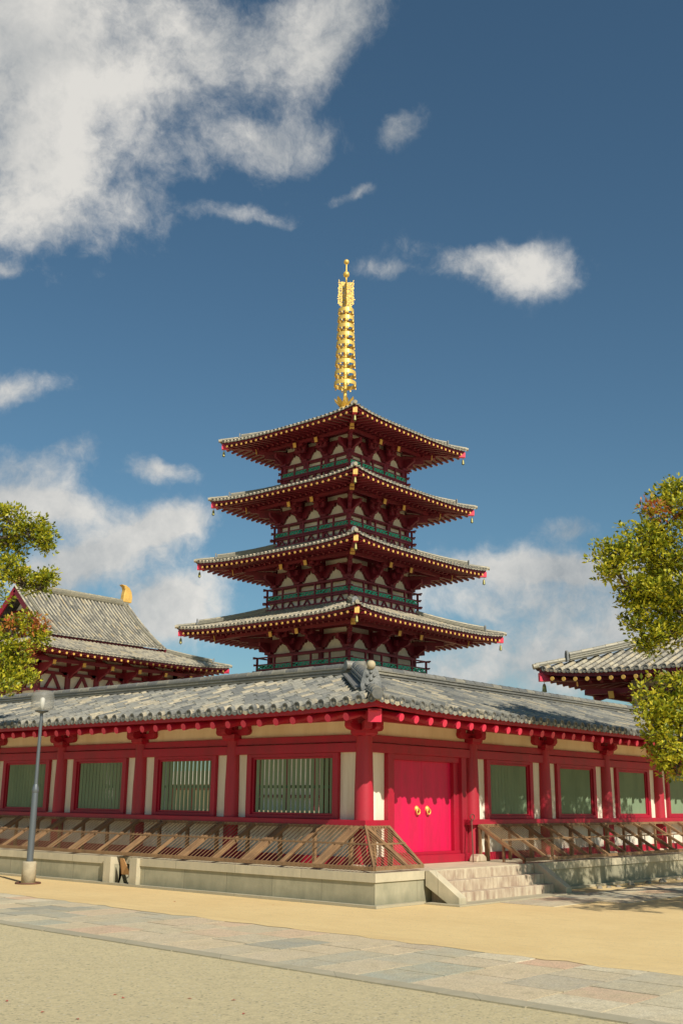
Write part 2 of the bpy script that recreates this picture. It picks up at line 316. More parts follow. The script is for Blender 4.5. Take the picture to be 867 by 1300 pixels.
def hip_roof(parent,cx,cy,hx,hy,S,z0,slope,lift,sp=.335,red='pred',seg=.3,tmat='ptile',rname='roof_slope',hipend=.0,curve=.0,z_r=.30,fl=1.75,wall=3.9,rsp=.46,rw=.11,names=True,gold=True,indiv=None,sof='psoffit',hipw=.30,hiph=.26,caplen=.9,apexridge=False,sides=(0,1,2,3)):
    """four mitred slopes, fascia, rafters, soffit, hip ridges. hx,hy = tile edge half sizes; S = depth of slope"""
    out={}
    sd=[((-1,0),(0,-1),hx,hy),((0,-1),(1,0),hy,hx),((1,0),(0,1),hx,hy),((0,1),(-1,0),hy,hx)]   # outward n, along A, distance to edge, half length
    T=MB(); F=MB(); F2=MB(); RF=MB(); SO=MB(); raf=[]
    for k,(nrm,al,D,H) in enumerate(sd):
        if k not in sides: continue
        N=Vector((*nrm,0));A=Vector((*al,0));B=-N; O=Vector((cx,cy,0))+N*D
        def lf(u,s,H=H): return lift*(abs(u)/H)**4*max(0,1-s/S)**1.5
        def zf(u,s,H=H): return z0+slope*s+curve*(s/S)**2+lf(u,s,H)
        tile_slope(T,O,A,B,zf,-H+.05,H-.05,lambda u,H=H:(0,max(0,min(S,H-abs(u)))),sp=sp,seg=seg,row0=k*300)
        # fascia in pieces following the lift
        n=24
        def q(u,s,z): v=O+A*u+B*s; return Vector((v.x,v.y,z))
        for i in range(n):
            ua=-H+.14+(2*H-.28)*i/n; ub=-H+.14+(2*H-.28)*(i+1)/n
            za,zb=zf(ua,0)-.06,zf(ub,0)-.06
            for (s0,s1,t0,t1) in ((.10,.24,-.0,-.15),):
                vs=[q(ua,s0,za+t0),q(ub,s0,zb+t0),q(ub,s0,zb+t1),q(ua,s0,za+t1),q(ua,s1,za+t0),q(ub,s1,zb+t0),q(ub,s1,zb+t1),q(ua,s1,za+t1)]
                F.add(vs,[(0,1,2,3),(4,7,6,5),(0,4,5,1),(3,2,6,7)])
        # rafters : flying tier (capped) and base tier
        def zr(u,s): return z0-z_r+.12*s+ .75*lf(u,s)
        def zb_(u,s): return z0-z_r-.10+.12*fl+.20*(s-fl)+.55*lf(u,s)
        m=round((2*H-.5)/rsp); rs=(2*H-.5)/m
        for i in range(m+1):
            u=-H+.25+i*rs; sm=H-abs(u)
            e=min(fl+.35,sm)
            if e>.3:
                p,qq=q(u,e,zr(u,e)),q(u,.02,zr(u,.02)); raf.append((k,u,p,qq))
            s0=fl-.0; s1=min(sm,D-wall)
            if s1>s0+.1: RF.beam(q(u,s1,zb_(u,s1)),q(u,s0,zb_(u,s0)),rw*1.15,rw*1.25)
        # lower fascia between tiers
        for i in range(n):
            ua=-H+fl+.05+(2*(H-fl)-.1)*i/n; ub=-H+fl+.05+(2*(H-fl)-.1)*(i+1)/n
            F2.beam(q(ua,fl+.12,zb_(ua,fl)+.115),q(ub,fl+.12,zb_(ub,fl)+.115),.09,.08)
        # soffit boards above the rafters
        for i in range(n):
            ua=-H+.16+(2*H-.32)*i/n; ub=-H+.16+(2*H-.32)*(i+1)/n
            for s0,s1,fz,g in ((.15,fl+.3,zr,rw*.62),(fl+.1,D-wall+.15,zb_,rw*.75)):
                a1,a2=min(s1,H-abs(ua)),min(s1,H-abs(ub)); b1,b2=min(s0,a1),min(s0,a2)
                if max(a1,a2)<=s0: continue
                SO.add([q(ua,b1,fz(ua,b1)+g),q(ub,b2,fz(ub,b2)+g),q(ub,a2,fz(ub,a2)+g),q(ua,a1,fz(ua,a1)+g)],[(0,1,2,3)])
    # hips
    for k in range(4):
        HR=MB(); HB=MB()
        sx,sy=((-1,-1),(1,-1),(1,1),(-1,1))[k]
        c=Vector((cx+sx*hx,cy+sy*hy,0)); d=Vector((-sx,-sy,0))
        def hp(s,h): l=lift*max(0,1-s/S)**1.5; v=c+d*s; return Vector((v.x,v.y,z0+slope*s+curve*(s/S)**2+l+h))
        st=[caplen+(S-caplen)*i/6 for i in range(7)]
        ridge_bar(HR,[hp(s,.02) for s in st],hipw,hiph,3,.085,seed=40*k)
        ridge_bar(HR,[hp(.02,.03),hp(caplen,.03)],.2,.07,1,.085,seed=40*k+20)
        # end tile plate with rounded head
        e=hp(caplen-.04,.02); nn=d.normalized(); tt=Vector((-nn.y,nn.x,0)); w=hipw*.62
        pts=[e-tt*w,e+tt*w,e+tt*w*.9+Vector((0,0,hiph+.06)),e+tt*w*.35+Vector((0,0,hiph+.17)),e-tt*w*.35+Vector((0,0,hiph+.17)),e-tt*w*.9+Vector((0,0,hiph+.06))]
        HR.prism(pts,-nn*.08,1)
        HR.cyl(hp(-.06,.06),hp(.1,.06),.115,.105,12,0)
        # hip rafter under the corner
        a=c+d*.12; b=c+d*(min(hx,hy)-wall)
        HR.build('hip_ridge',['pridge','orn'],parent)
        HB.beam((b.x,b.y,z0-z_r+.24),(a.x,a.y,z0-z_r+.02+lift*.7),.24,.30,0,cap=1 if sx==sy else 2); HB.beam((a.x-sx*.30,a.y-sy*.30,z0-z_r+.045+lift*.66),(a.x+sx*.015,a.y+sy*.015,z0-z_r+.022+lift*.7),.27,.34,2,cap=1 if sx==sy else 2); HB.build('hip_rafter',[red,'goldcap' if gold else red,'tipred'],parent); HB=MB()
        a2=c+d*(fl+.0)
        HB.beam((b.x,b.y,z0-z_r+.25),(a2.x,a2.y,z0-z_r-.08+lift*.35),.22,.26,0,cap=1); HB.build('lower_hip_rafter',[red,'goldcap'],parent)
        out.setdefault('corners',[]).append(Vector((a.x,a.y,z0-z_r-.12+lift*.7)))
    T.build(rname,[tmat,'pan','disc'],parent); F.build('eave_fascia',red,parent); F2.build('inner_fascia',red,parent); SO.build('soffit',sof,parent)
    RF.build('base_rafter_tier',red,parent)['kind']='stuff'
    out['raf']=raf; out['zf0']=z0
    return out
def rafter_mesh(mb,p,q,w,red=0,gold=1):
    mb.beam(p,q,w,w*1.15,red); d=(q-p).normalized(); mb.cyl(q,q+d*.03,w*.66,w*.66,9,gold)
# ================================================================== SETTING
def sheet(name,pts,z,m,uv=None,kind='structure'):
    mb=MB(); mb.add([(x,y,z) for x,y in pts],[tuple(range(len(pts)))]); return tag(mb.build(name,m),kind=kind)
sheet('ground',[(-700,-700),(800,-700),(800,800),(-700,800)],0,'sand')
sheet('gravel_yard',[(-8.05+.045*-29-.2,-30),(-8.05+.045*46-.2,45),(-90,45),(-90,-30)],.026,'gravel')
# paved path of big stones, running roughly along y
def xfar(y): return -5.22+.037*(y+1)
def xnear(y): return -8.05+.045*(y+1)
pv=MB(); y=-30.; row=0
while y<45:
    ln=R.uniform(.55,.95); cols=[]; w=0; k=0
    xs=[0.]
    while xs[-1]<1-.12: xs.append(min(1,xs[-1]+R.uniform(.2,.42)))
    xs[-1]=1
    for a,b in zip(xs[:-1],xs[1:]):
        k+=1; g=.011; dz=R.uniform(-.003,.003); y0,y1=y+g,y+ln-g
        def X(y,t): return xnear(y)+(xfar(y)-xnear(y))*t
        t0,t1=a+g/2.8,b-g/2.8; zt=.030+dz
        vs=[(X(y0,t0),y0,zt),(X(y0,t1),y0,zt),(X(y1,t1),y1,zt),(X(y1,t0),y1,zt)]
        pv.add(vs+[(p[0],p[1],.0) for p in vs],[(0,1,2,3),(0,4,5,1),(1,5,6,2),(2,6,7,3),(3,7,4,0)],0,(row+.5,k+.5))
    y+=ln; row+=1
tag(pv.build('paved_path','paving'),kind='structure')
jb=MB(); jb.add([(xnear(-30),-30,.018),(xfar(-30),-30,.018),(xfar(45),45,.018),(xnear(45),45,.018)],[(0,1,2,3)]); tag(jb.build('path_bed','pathjoint'),kind='structure')
kb=MB(); y=-30.; i=0
while y<45:
    ln=R.uniform(.9,1.3); g=.008; a,b=y+g,y+ln-g; e=R.uniform(-.02,.02)
    vs=[(xnear(a)-.27+e,a,.042),(xnear(a)-.012,a,.042),(xnear(b)-.012,b,.042),(xnear(b)-.27+e,b,.042)]
    kb.add(vs+[(p[0],p[1],0) for p in vs],[(0,1,2,3),(0,4,5,1),(1,5,6,2),(2,6,7,3),(3,7,4,0)]); y+=ln; i+=1
tag(kb.build('path_kerb','cap'),kind='structure')
sp_=MB(); q_=random.Random(5); yy=-30.; vs=[]
while yy<45:
    a=q_.uniform(.02,.22); vs.append((yy,a)); yy+=q_.uniform(.15,.45)
for (y0,a0),(y1,a1) in zip(vs[:-1],vs[1:]):
    sp_.add([(xfar(y0)-a0,y0,.034),(xfar(y0)+.05,y0,.036),(xfar(y1)+.05,y1,.036),(xfar(y1)-a1,y1,.034)],[(0,1,2,3)]); sp_.add([(xfar(y0)+.05,y0,.036),(xfar(y0)+.5,y0,.001),(xfar(y1)+.5,y1,.001),(xfar(y1)+.05,y1,.036)],[(0,1,2,3)])
tag(sp_.build('sand_edge','sand'),kind='structure')
# stone apron in front of the steps
ap=MB(); row=900
for iy in range(3):
    x=1.2
    while x<11:
        w=R.uniform(.7,1.3); y0=-2.58-.62*(iy+1); y1=-2.58-.62*iy; 
        if not(iy>1 and x<1.6+iy*.5): 
            ap.box((x+.006,y0+.006,.0),(x+w-.006,y1-.006,.010+R.uniform(-.002,.002)),0,(row+.5,iy+.5))
        x+=w; row+=1
tag(ap.build('stone_apron','paving'),kind='structure')
# ================================================================== CORRIDOR
cor=empty('cloister_corridor','long red and white cloister corridor with grey tiled roof, raised on a low stone platform','building')
XE,YE=22.6,36.0          # far ends of the right (x) and left (y) wings
BAY=3.409; W0=4.062
xs=[0,W0]; 
while xs[-1]+BAY<XE: xs.append(xs[-1]+BAY)
ys=[0,W0-.03]
while ys[-1]+BAY<YE: ys.append(ys[-1]+BAY)
# platform
pb=MB(); p=1.6; ztop=.62; inn=4.97
SL0,SL1=5.60,6.30        # narrow opening in the platform front of the left wing
def plat(mb,x0,y0,x1,y1,z0,z1,mi=0): mb.box((x0,y0,z0),(x1,y1,z1),mi)
for (a,b) in ((-p+.06,SL0),(SL1,YE)):      # left wing body (x from -p)
    plat(pb,-p+.03,a if a>0 else -p+.03,inn,b,.0,.455)
pb.box((-p+.9,SL0,0),(inn,SL1,.455))
pb.box((-p+.03+inn+p-.03,-p+.03,0),(XE,inn,.455))
o=pb.build('stone_platform','stone',cor)
cb=MB()
cb.box((-p,-p,.457),(inn,SL0-.0,ztop)); cb.box((-p,SL1,.457),(inn,YE,ztop)); cb.box((-p+.35,SL0,.457),(inn,SL1,ztop)); cb.box((inn,-p,.457),(XE,inn,ztop))
cb.build('platform_coping','cap',cor)
for a,b in ((SL0-.26,SL0+.0),(SL1-.0,SL1+.26)):
    pl=MB(); pl.box((-p-.09,a+.002,0),(-p+.5,b-.002,ztop+.004)); pl.build('platform_pier','cap',cor)
ft=MB(); ft.box((-p-.12,-p-.12,0),(-p+.02,YE,.05)); ft.box((-p+.02,-p-.12,0),(-.15,-p+.02,.05)); ft.box((4.5,-p-.12,0),(XE,-p+.02,.05)); ft.build('footing_stone','cap',cor)
# columns
def column(r,h=2.69):
    mb=MB(); mb.lathe((0,0,0),[(r*1.3,0),(r*1.3,.03),(r,.05)],20,1); mb.lathe((0,0,0),[(r,.0),(r,.9),(r*.97,1.6),(r*.85,2.5),(r*.82,h)],20,0); return mb
c0=column(.21).build('column',['redcol','stepstone'],cor); c0.location=(0,0,.622)
c1=column(.19).build('column',['redcol','stepstone'],cor); c1.location=(xs[1],0,.622)
pts=[(x,0) for x in xs[2:]]+[(0,y) for y in ys[1:]]+[(x,3.37) for x in xs[1:]]+[(3.37,y) for y in ys[1:]]
for x,y in pts: inst(c1,cor,(x,y,.622))
# bracket sets
def bracket():
    mb=MB()
    mb.add([(-.15,-.15,0),(.15,-.15,0),(.15,.15,0),(-.15,.15,0),(-.21,-.21,.06),(.21,-.21,.06),(.21,.21,.06),(-.21,.21,.06),(-.21,-.21,.15),(.21,-.21,.15),(.21,.21,.15),(-.21,.21,.15)],
      [(3,2,1,0),(0,1,5,4),(1,2,6,5),(2,3,7,6),(3,0,4,7),(4,5,9,8),(5,6,10,9),(6,7,11,10),(7,4,8,11),(8,9,10,11)])
    for ax in (0,1):
        L=.56 if ax==0 else .40
        pr_=[(-L,.26),(-L,.19),(-L+.05,.14),(-L+.15,.12),(-.2,.12),(.2,.12),(L-.15,.12),(L-.05,.14),(L,.19),(L,.26)]
        if ax==0: mb.prism([(a,-.085,b) for a,b in pr_],(0,.17,0))
        else: mb.prism([(.08,a,b+.002) for a,b in pr_],(-.16,0,0))
        for t in (-1,0,1):
            a=t*(L-.12); c=(a,0) if ax==0 else (0,a)
            if ax==1 and t==0: continue
            mb.box((c[0]-.10,c[1]-.10,.262),(c[0]+.10,c[1]+.10,.34))
    return mb
bk=bracket().build('bracket','red',cor); bk.location=(xs[1],0,3.312)
for x in xs[2:]: inst(bk,cor,(x,0,3.312))
for y in ys[1:]: inst(bk,cor,(0,y,3.312),PI/2)
cbk=bracket(); cbk.beam((.3,.3,.2),(-.62,-.62,.2),.17,.16); cbk=cbk.build('corner_bracket','red',cor); cbk.location=(0,0,3.312)
# long members : (z0,z1,outward offset a, inner offset b)
def wing_run(mb,z0,z1,o,i,xa=None,ya=None,gapx=None):
    """member running along both wings, outer face o metres outside the wall line"""
    mb.box((-o,-o,z0),(i,YE,z1))
    if gapx: mb.box((i,-o,z0),(gapx[0],i,z1)); mb.box((gapx[1],-o,z0),(XE,i,z1))
    else: mb.box((i,-o,z0),(XE,i,z1))
m=MB(); wing_run(m,2.985,3.185,.09,.12); m.build('lintel_beam','red',cor,bevel=.01)
m=MB(); wing_run(m,3.20,3.36,.045,.09); m.build('tie_beam','red',cor,bevel=.01)
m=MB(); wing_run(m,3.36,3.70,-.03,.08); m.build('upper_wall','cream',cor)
m=MB(); wing_run(m,3.655,3.86,.12,.12); m.build('eave_purlin','red',cor)
m=MB(); wing_run(m,.622,.80,.06,.12,gapx=(.72,3.78)); m.build('base_beam','red',cor)
m=MB(); wing_run(m,.80,1.44,-.04,.1,gapx=(.74,3.76)); m.build('lower_wall','plaster',cor)
# sill rail: left wing and a short return at the corner
m=MB(); m.box((-.25,-.25,1.44),(.06,YE,1.565)); m.box((.06,-.25,1.44),(.56,.06,1.565)); m.build('sill_rail','red',cor,bevel=.008)
m=MB(); m.box((3.62,-.25,1.44),(XE,.06,1.565)); m.build('sill_rail','red',cor,bevel=.008)
# wall panels beside each column + windows
def wall_seg(a,b,ax):
    m=MB(); 
    if ax=='x': m.box((a,.04,1.565),(b,.10,2.985))
    else: m.box((.04,a,1.565),(.10,b,2.985))
    return m.build('wall_panel','plaster',cor)
def window_meshes(w):
    h0,h1=1.567,2.983; fr=MB(); t=.155; d0,d1=-.055,.12
    fr.box((0,d0,h0),(t,d1,h1)); fr.box((w-t,d0,h0),(w,d1,h1)); fr.box((t,d0,h0),(w-t,d1,h0+.075)); fr.box((t,d0,h1-.07),(w-t,d1,h1))
    fr.box((t,d0+.05,h0+.075),(t+.05,d1,h1-.07)); fr.box((w-t-.05,d0+.05,h0+.075),(w-t,d1,h1-.07)); fr.box((t+.05,d0+.05,h0+.075),(w-t-.05,d1,h0+.12)); fr.box((t+.05,d0+.05,h1-.115),(w-t-.05,d1,h1-.07))
    la=MB(); n=round((w-2*t-.1)/.143); q=(w-2*t-.1)/n; dd=.055
    for i in range(n):
        x=t+.05+q*(i+.5); c=.06
        la.add([(x-dd,c,h0+.1),(x,c-dd,h0+.1),(x+dd,c,h0+.1),(x,c+dd,h0+.1),(x-dd,c,h1-.1),(x,c-dd,h1-.1),(x+dd,c,h1-.1),(x,c+dd,h1-.1)],[(0,1,5,4),(1,2,6,5),(2,3,7,6),(3,0,4,7)])
    la.box((t+.05,.115,2.22),(w-t-.05,.14,2.29))
    return fr,la
fcache={}
def window(pos,w,ax):
    e=bpy.data.objects.new('window',None); COL.objects.link(e); e.parent=cor
    key=round(w,3)
    if key not in fcache: 
        f,l=window_meshes(w); a=f.build('window_frame','red',e,bevel=.006); b=l.build('window_lattice','bars',e); fcache[key]=(a,b)
    else:
        for q in fcache[key]: c=q.copy(); COL.objects.link(c); c.parent=e
    if ax=='x': e.location=(pos,0,0)
    else: e.location=(0,pos+w,0); e.rotation_euler=(0,0,-PI/2)
    return e
for L,ax in ((xs,'x'),(ys,'y')):
    for k in range(len(L)-1):
        a,b=L[k],L[k+1]
        if ax=='x' and k==0: wall_seg(a+.1,.735,ax); wall_seg(3.755,b-.1,ax); continue
        g=.70 if k==0 else (.62 if ax=='x' else .56)
        g2=.5 if k==0 else g
        wall_seg(a+.1,a+g,ax); wall_seg(b-g2,b-.1,ax); window(a+g,(b-g2)-(a+g),ax)
# end closures
m=MB(); m.box((XE-.1,0.1,.62),(XE,3.37,3.7)); m.build('end_wall','plaster',cor)
# door
dr=empty('door',None,None,(0,0,0),parent=cor); tag(dr,'closed crimson double door with two gilded ring pulls')
m=MB()
for a,b in ((.735,.93),(3.56,3.755)): m.box((a,-.075,.80),(b,.12,2.985))
for a,b in ((.93,1.08),(3.36,3.56)): m.box((a,.02,.80),(b,.20,2.86))
m.box((.93,-.02,2.86),(3.56,.2,2.985)); m.box((.735,-.12,.622),(3.755,.12,.80)); m.box((.9,.0,.80),(3.6,.3,.86))
m.build('door_frame','red',dr,bevel=.008)
hole=MB()
hole.box((1.08,.12,.86),(2.217,.19,2.86)); a=hole.build('door_leaf','door',dr,bevel=.004)
hole=MB(); hole.box((2.223,.12,.86),(3.36,.19,2.86)); hole.build('door_leaf','door',dr,bevel=.004)
for x in (2.02,2.42):
    h=MB(); h.lathe((0,0,0),[(0,.05),(.035,.045),(.06,.02),(.07,0)],16)
    # torus ring hanging
    n1,n2=20,8; vs=[];fs=[]
    for i in range(n1):
        t=2*PI*i/n1
        for j in range(n2):
            u=2*PI*j/n2; rr=.06+.017*math.cos(u); vs.append((rr*math.cos(t),rr*math.sin(t)-.06,.05+.017*math.sin(u)))
    for i in range(n1):
        for j in range(n2): fs.append((i*n2+j,((i+1)%n1)*n2+j,((i+1)%n1)*n2+(j+1)%n2,i*n2+(j+1)%n2))
    h.add(vs,fs,0,(0,0),True)
    o=h.build('door_handle','gold',dr); o.location=(x,.12,1.80); o.rotation_euler=(PI/2,0,0)
# rafters (outer eaves), round section with pink painted ends
rm=MB(); rm.cyl((0,1.75,.47),(0,-.07,.0),.080,.080,14,0,cap=1)
rf0=rm.build('rafter',['red','tipred'],cor); rf0.location=(-.9,-1.64,3.59)
rpos=[]
x=-.40
while x<XE: rpos.append((x,0)); x+=.497
y=-.93
while y<YE: rpos.append((y,1)); y+=.487
stuff=MB(); cnt=1
for t,ax in rpos:
    lf=.05*max(0,1-(t+1.6)/3)
    if cnt<100 and t<22:
        c=inst(rf0,cor,(t,-1.64,3.545+lf) if ax==0 else (-1.64,t,3.545+lf),0 if ax==0 else -PI/2); cnt+=1
    else:
        if ax==1: stuff.cyl((.11,t,4.045),(-1.66,t,3.575),.085,.085,8,0)
        else: stuff.cyl((t,.11,4.045),(t,-1.66,3.575),.085,.085,8,0)
if stuff.v: o=stuff.build('distant_rafters','red',cor); o['kind']='stuff'
# fascia
def zo(u,s): return 3.815+.285*s+.035*(s/3.48)**2+ .10*max(0,1-(u+1.8)/3.6)**2*max(0,1-s/3.5)
m=MB()
for ax in (0,1):
    E=XE if ax==0 else YE; n=60; a0=-1.74
    for i in range(n):
        ua=a0+(E-a0)*(i/n)**1.6; ub=a0+(E-a0)*((i+1)/n)**1.6
        for (s0,s1,t,bt) in ((.06,.20,-.03,-.145),):
            za,zb=zo(ua,0),zo(ub,0)
            def V(u,s,z): return (u,-1.8+s,z) if ax==0 else (-1.8+s,u,z)
            vs=[V(ua,s0,za+t),V(ub,s0,zb+t),V(ub,s0,zb+bt),V(ua,s0,za+bt),V(ua,s1,za+t),V(ub,s1,zb+t),V(ub,s1,zb+bt),V(ua,s1,za+bt)]
            m.add(vs,[(0,1,2,3),(4,7,6,5),(0,4,5,1),(3,2,6,7)])
m.build('eave_fascia','red',cor)
m=MB()
for ax in (0,1):
    E=XE if ax==0 else YE
    def V(u,s,z): return (u,-1.8+s,z) if ax==0 else (-1.8+s,u,z)
    m.add([V(-1.62,.18,3.69),V(E,.18,3.69),V(E,3.45,4.56),V(1.65,3.45,4.56)],[(0,1,2,3)])
    m.add([V(1.69,3.45,4.56),V(E,3.45,4.56),V(E,6.9,3.69),V(5.1,6.9,3.69)],[(0,1,2,3)])
m.build('soffit','soffit',cor)
# hip rafter at the corner
m=MB(); m.beam((.5,.5,4.02),(-1.52,-1.52,3.60),.27,.26,0,cap=1); m.build('hip_rafter',['red','tipred'],cor,bevel=.008)
# inner eave beam on courtyard columns
m=MB(); m.box((3.29,3.29,3.2),(3.45,YE,3.7)); m.box((3.45,3.29,3.2),(XE,3.45,3.7)); m.build('courtyard_beam','red',cor)
# roof slopes
Sx=3.484
t=MB()
tile_slope(t,(-1.8,0,0),(0,1,0),(1,0,0),zo,-1.70,YE,lambda u:(0,max(0,min(Sx,u+1.8))),sp=.334,r=.084,seg=.40,cs=8)
t.build('roof_slope',['tile','pan','disc'],cor)
t=MB()
tile_slope(t,(0,-1.8,0),(1,0,0),(0,1,0),zo,-1.70,XE,lambda u:(0,max(0,min(Sx,u+1.8))),sp=.334,r=.084,seg=.40,cs=8,row0=2000)
t.build('roof_slope',['tile','pan','disc'],cor)
t=MB()
zi=lambda u,s:3.815+.285*s
tile_slope(t,(5.168,0,0),(0,1,0),(-1,0,0),zi,1.7,YE,lambda u:(max(0,5.168-u),Sx),seg=.7,sp=.334,r=.088,cs=4,row0=3000)
tile_slope(t,(0,5.168,0),(1,0,0),(0,-1,0),zi,1.7,XE,lambda u:(max(0,5.168-u),Sx),seg=.7,sp=.334,r=.088,cs=4,row0=4000)
t.build('courtyard_roof_slope',['tile','pan','disc'],cor)
t=MB(); rz=4.86
ridge_bar(t,[(1.684,1.684,rz),(1.684,YE,rz)],.34,.22,3,.10)
ridge_bar(t,[(1.684,1.684,rz),(XE,1.684,rz)],.34,.22,3,.10,seed=300)
for dx,dy in ((-.22,.12),(.12,-.22)):    # round end tiles where the two ridges meet
    t.cyl((1.684+dx*1.0,1.684+dy*1.0,rz+.25),(1.684-dx*.8,1.684-dy*.8,rz+.25),.12,.11,14,0,uv=(5.5,930.5))
t.build('roof_ridge','ridge',cor)
t=MB()
def hq(s,h): return (-1.8+s,-1.8+s,zo(-1.8+s,s)+h)
ridge_bar(t,[hq(.95,.03),hq(3.3,.03)],.30,.26,3,.11,seed=600)
ridge_bar(t,[hq(.95,-.0),hq(3.3,-.0)],.62,.12,1,.02,seed=650)
ridge_bar(t,[hq(.05,.05),hq(.9,.05)],.24,.06,1,.10,seed=700)
t.cyl(hq(.05,.09),hq(-.09,.09),.11,.11,16,0,cap=1,uv=(3.5,930.5))
t.build('hip_ridge',['ridge','disc'],cor)
# ornamental end tile: shield plate with moulded face and a pale ball
t=MB(); e=Vector(hq(.90,.04)); nn=Vector((-1,-1,0)).normalized(); tt=Vector((1,-1,0)).normalized(); Z=Vector((0,0,1))
out=[(-.20,0),(.20,0),(.22,.12),(.19,.28),(.15,.42),(.06,.5),(-.06,.5),(-.15,.42),(-.19,.28),(-.22,.12)]
t.prism([e+tt*a+Z*b for a,b in out],nn*.10)
for a,b,r in ((-.07,.32,.035),(.07,.32,.035),(0,.24,.045),(-.09,.14,.04),(.09,.14,.04),(0,.11,.05),(0,.39,.04)):
    c=e+tt*a+Z*b+nn*.10; t.cyl(c,c+nn*.04,r,r*.6,8)
t.build('ridge_end_ornament','orn',cor,bevel=.012)
t=MB(); c=e+Z*.56+nn*.10
t.lathe((c.x,c.y,c.z-.12),[(.0,0),(.05,.01),(.085,.05),(.095,.10),(.08,.15),(.05,.18),(0,.19)],16); t.build('ridge_finial','ball',cor)
# ================================================================== STEPS
stp=empty('stone_steps','three worn granite steps with sloping cheek stones in front of the crimson door','steps',(1.9,-2.0,0))
def part(mb,name,m,par,bevel=0): 
    o=mb.build(name,m,par,bevel=bevel); o.matrix_parent_inverse=par.matrix_basis.inverted() if False else o.matrix_parent_inverse
    o.location=(-par.location.x,-par.location.y,-par.location.z); return o
for i in range(3):
    m=MB(); n=4; 
    xa,xb=.22,4.12; zz=.622-.207*(i+1)
    cuts=[xa,xa+R.uniform(.8,1.1),xa+R.uniform(1.8,2.2),xa+R.uniform(2.8,3.1),xb]
    for a,b in zip(cuts[:-1],cuts[1:]): m.box((a+.003,-1.625-.26*(i)-.0,0),(b-.003,-1.59-.0 if i==0 else -1.625-.26*(i-1)-.003,zz+.207 if i else .60))
    part(m,'step','stepstone',stp,.012)
for xa in (-.03,4.125):
    m=MB(); y0=-1.62
    m.prism([(xa,y0,.63),(xa,y0-.10,.63),(xa,-2.44,.15),(xa,-2.44,.0),(xa,-2.20,.0),(xa,y0,.33)] ,(.24,0,0)); part(m,'cheek_wall','cap',stp,.01)
m=MB(); m.box((-.2,-2.56,0),(4.75,-1.73,.03)); part(m,'foundation_slab','cap',stp)
m=MB(); m.box((.26,-2.75,.001),(.5,-2.84,.05)); 
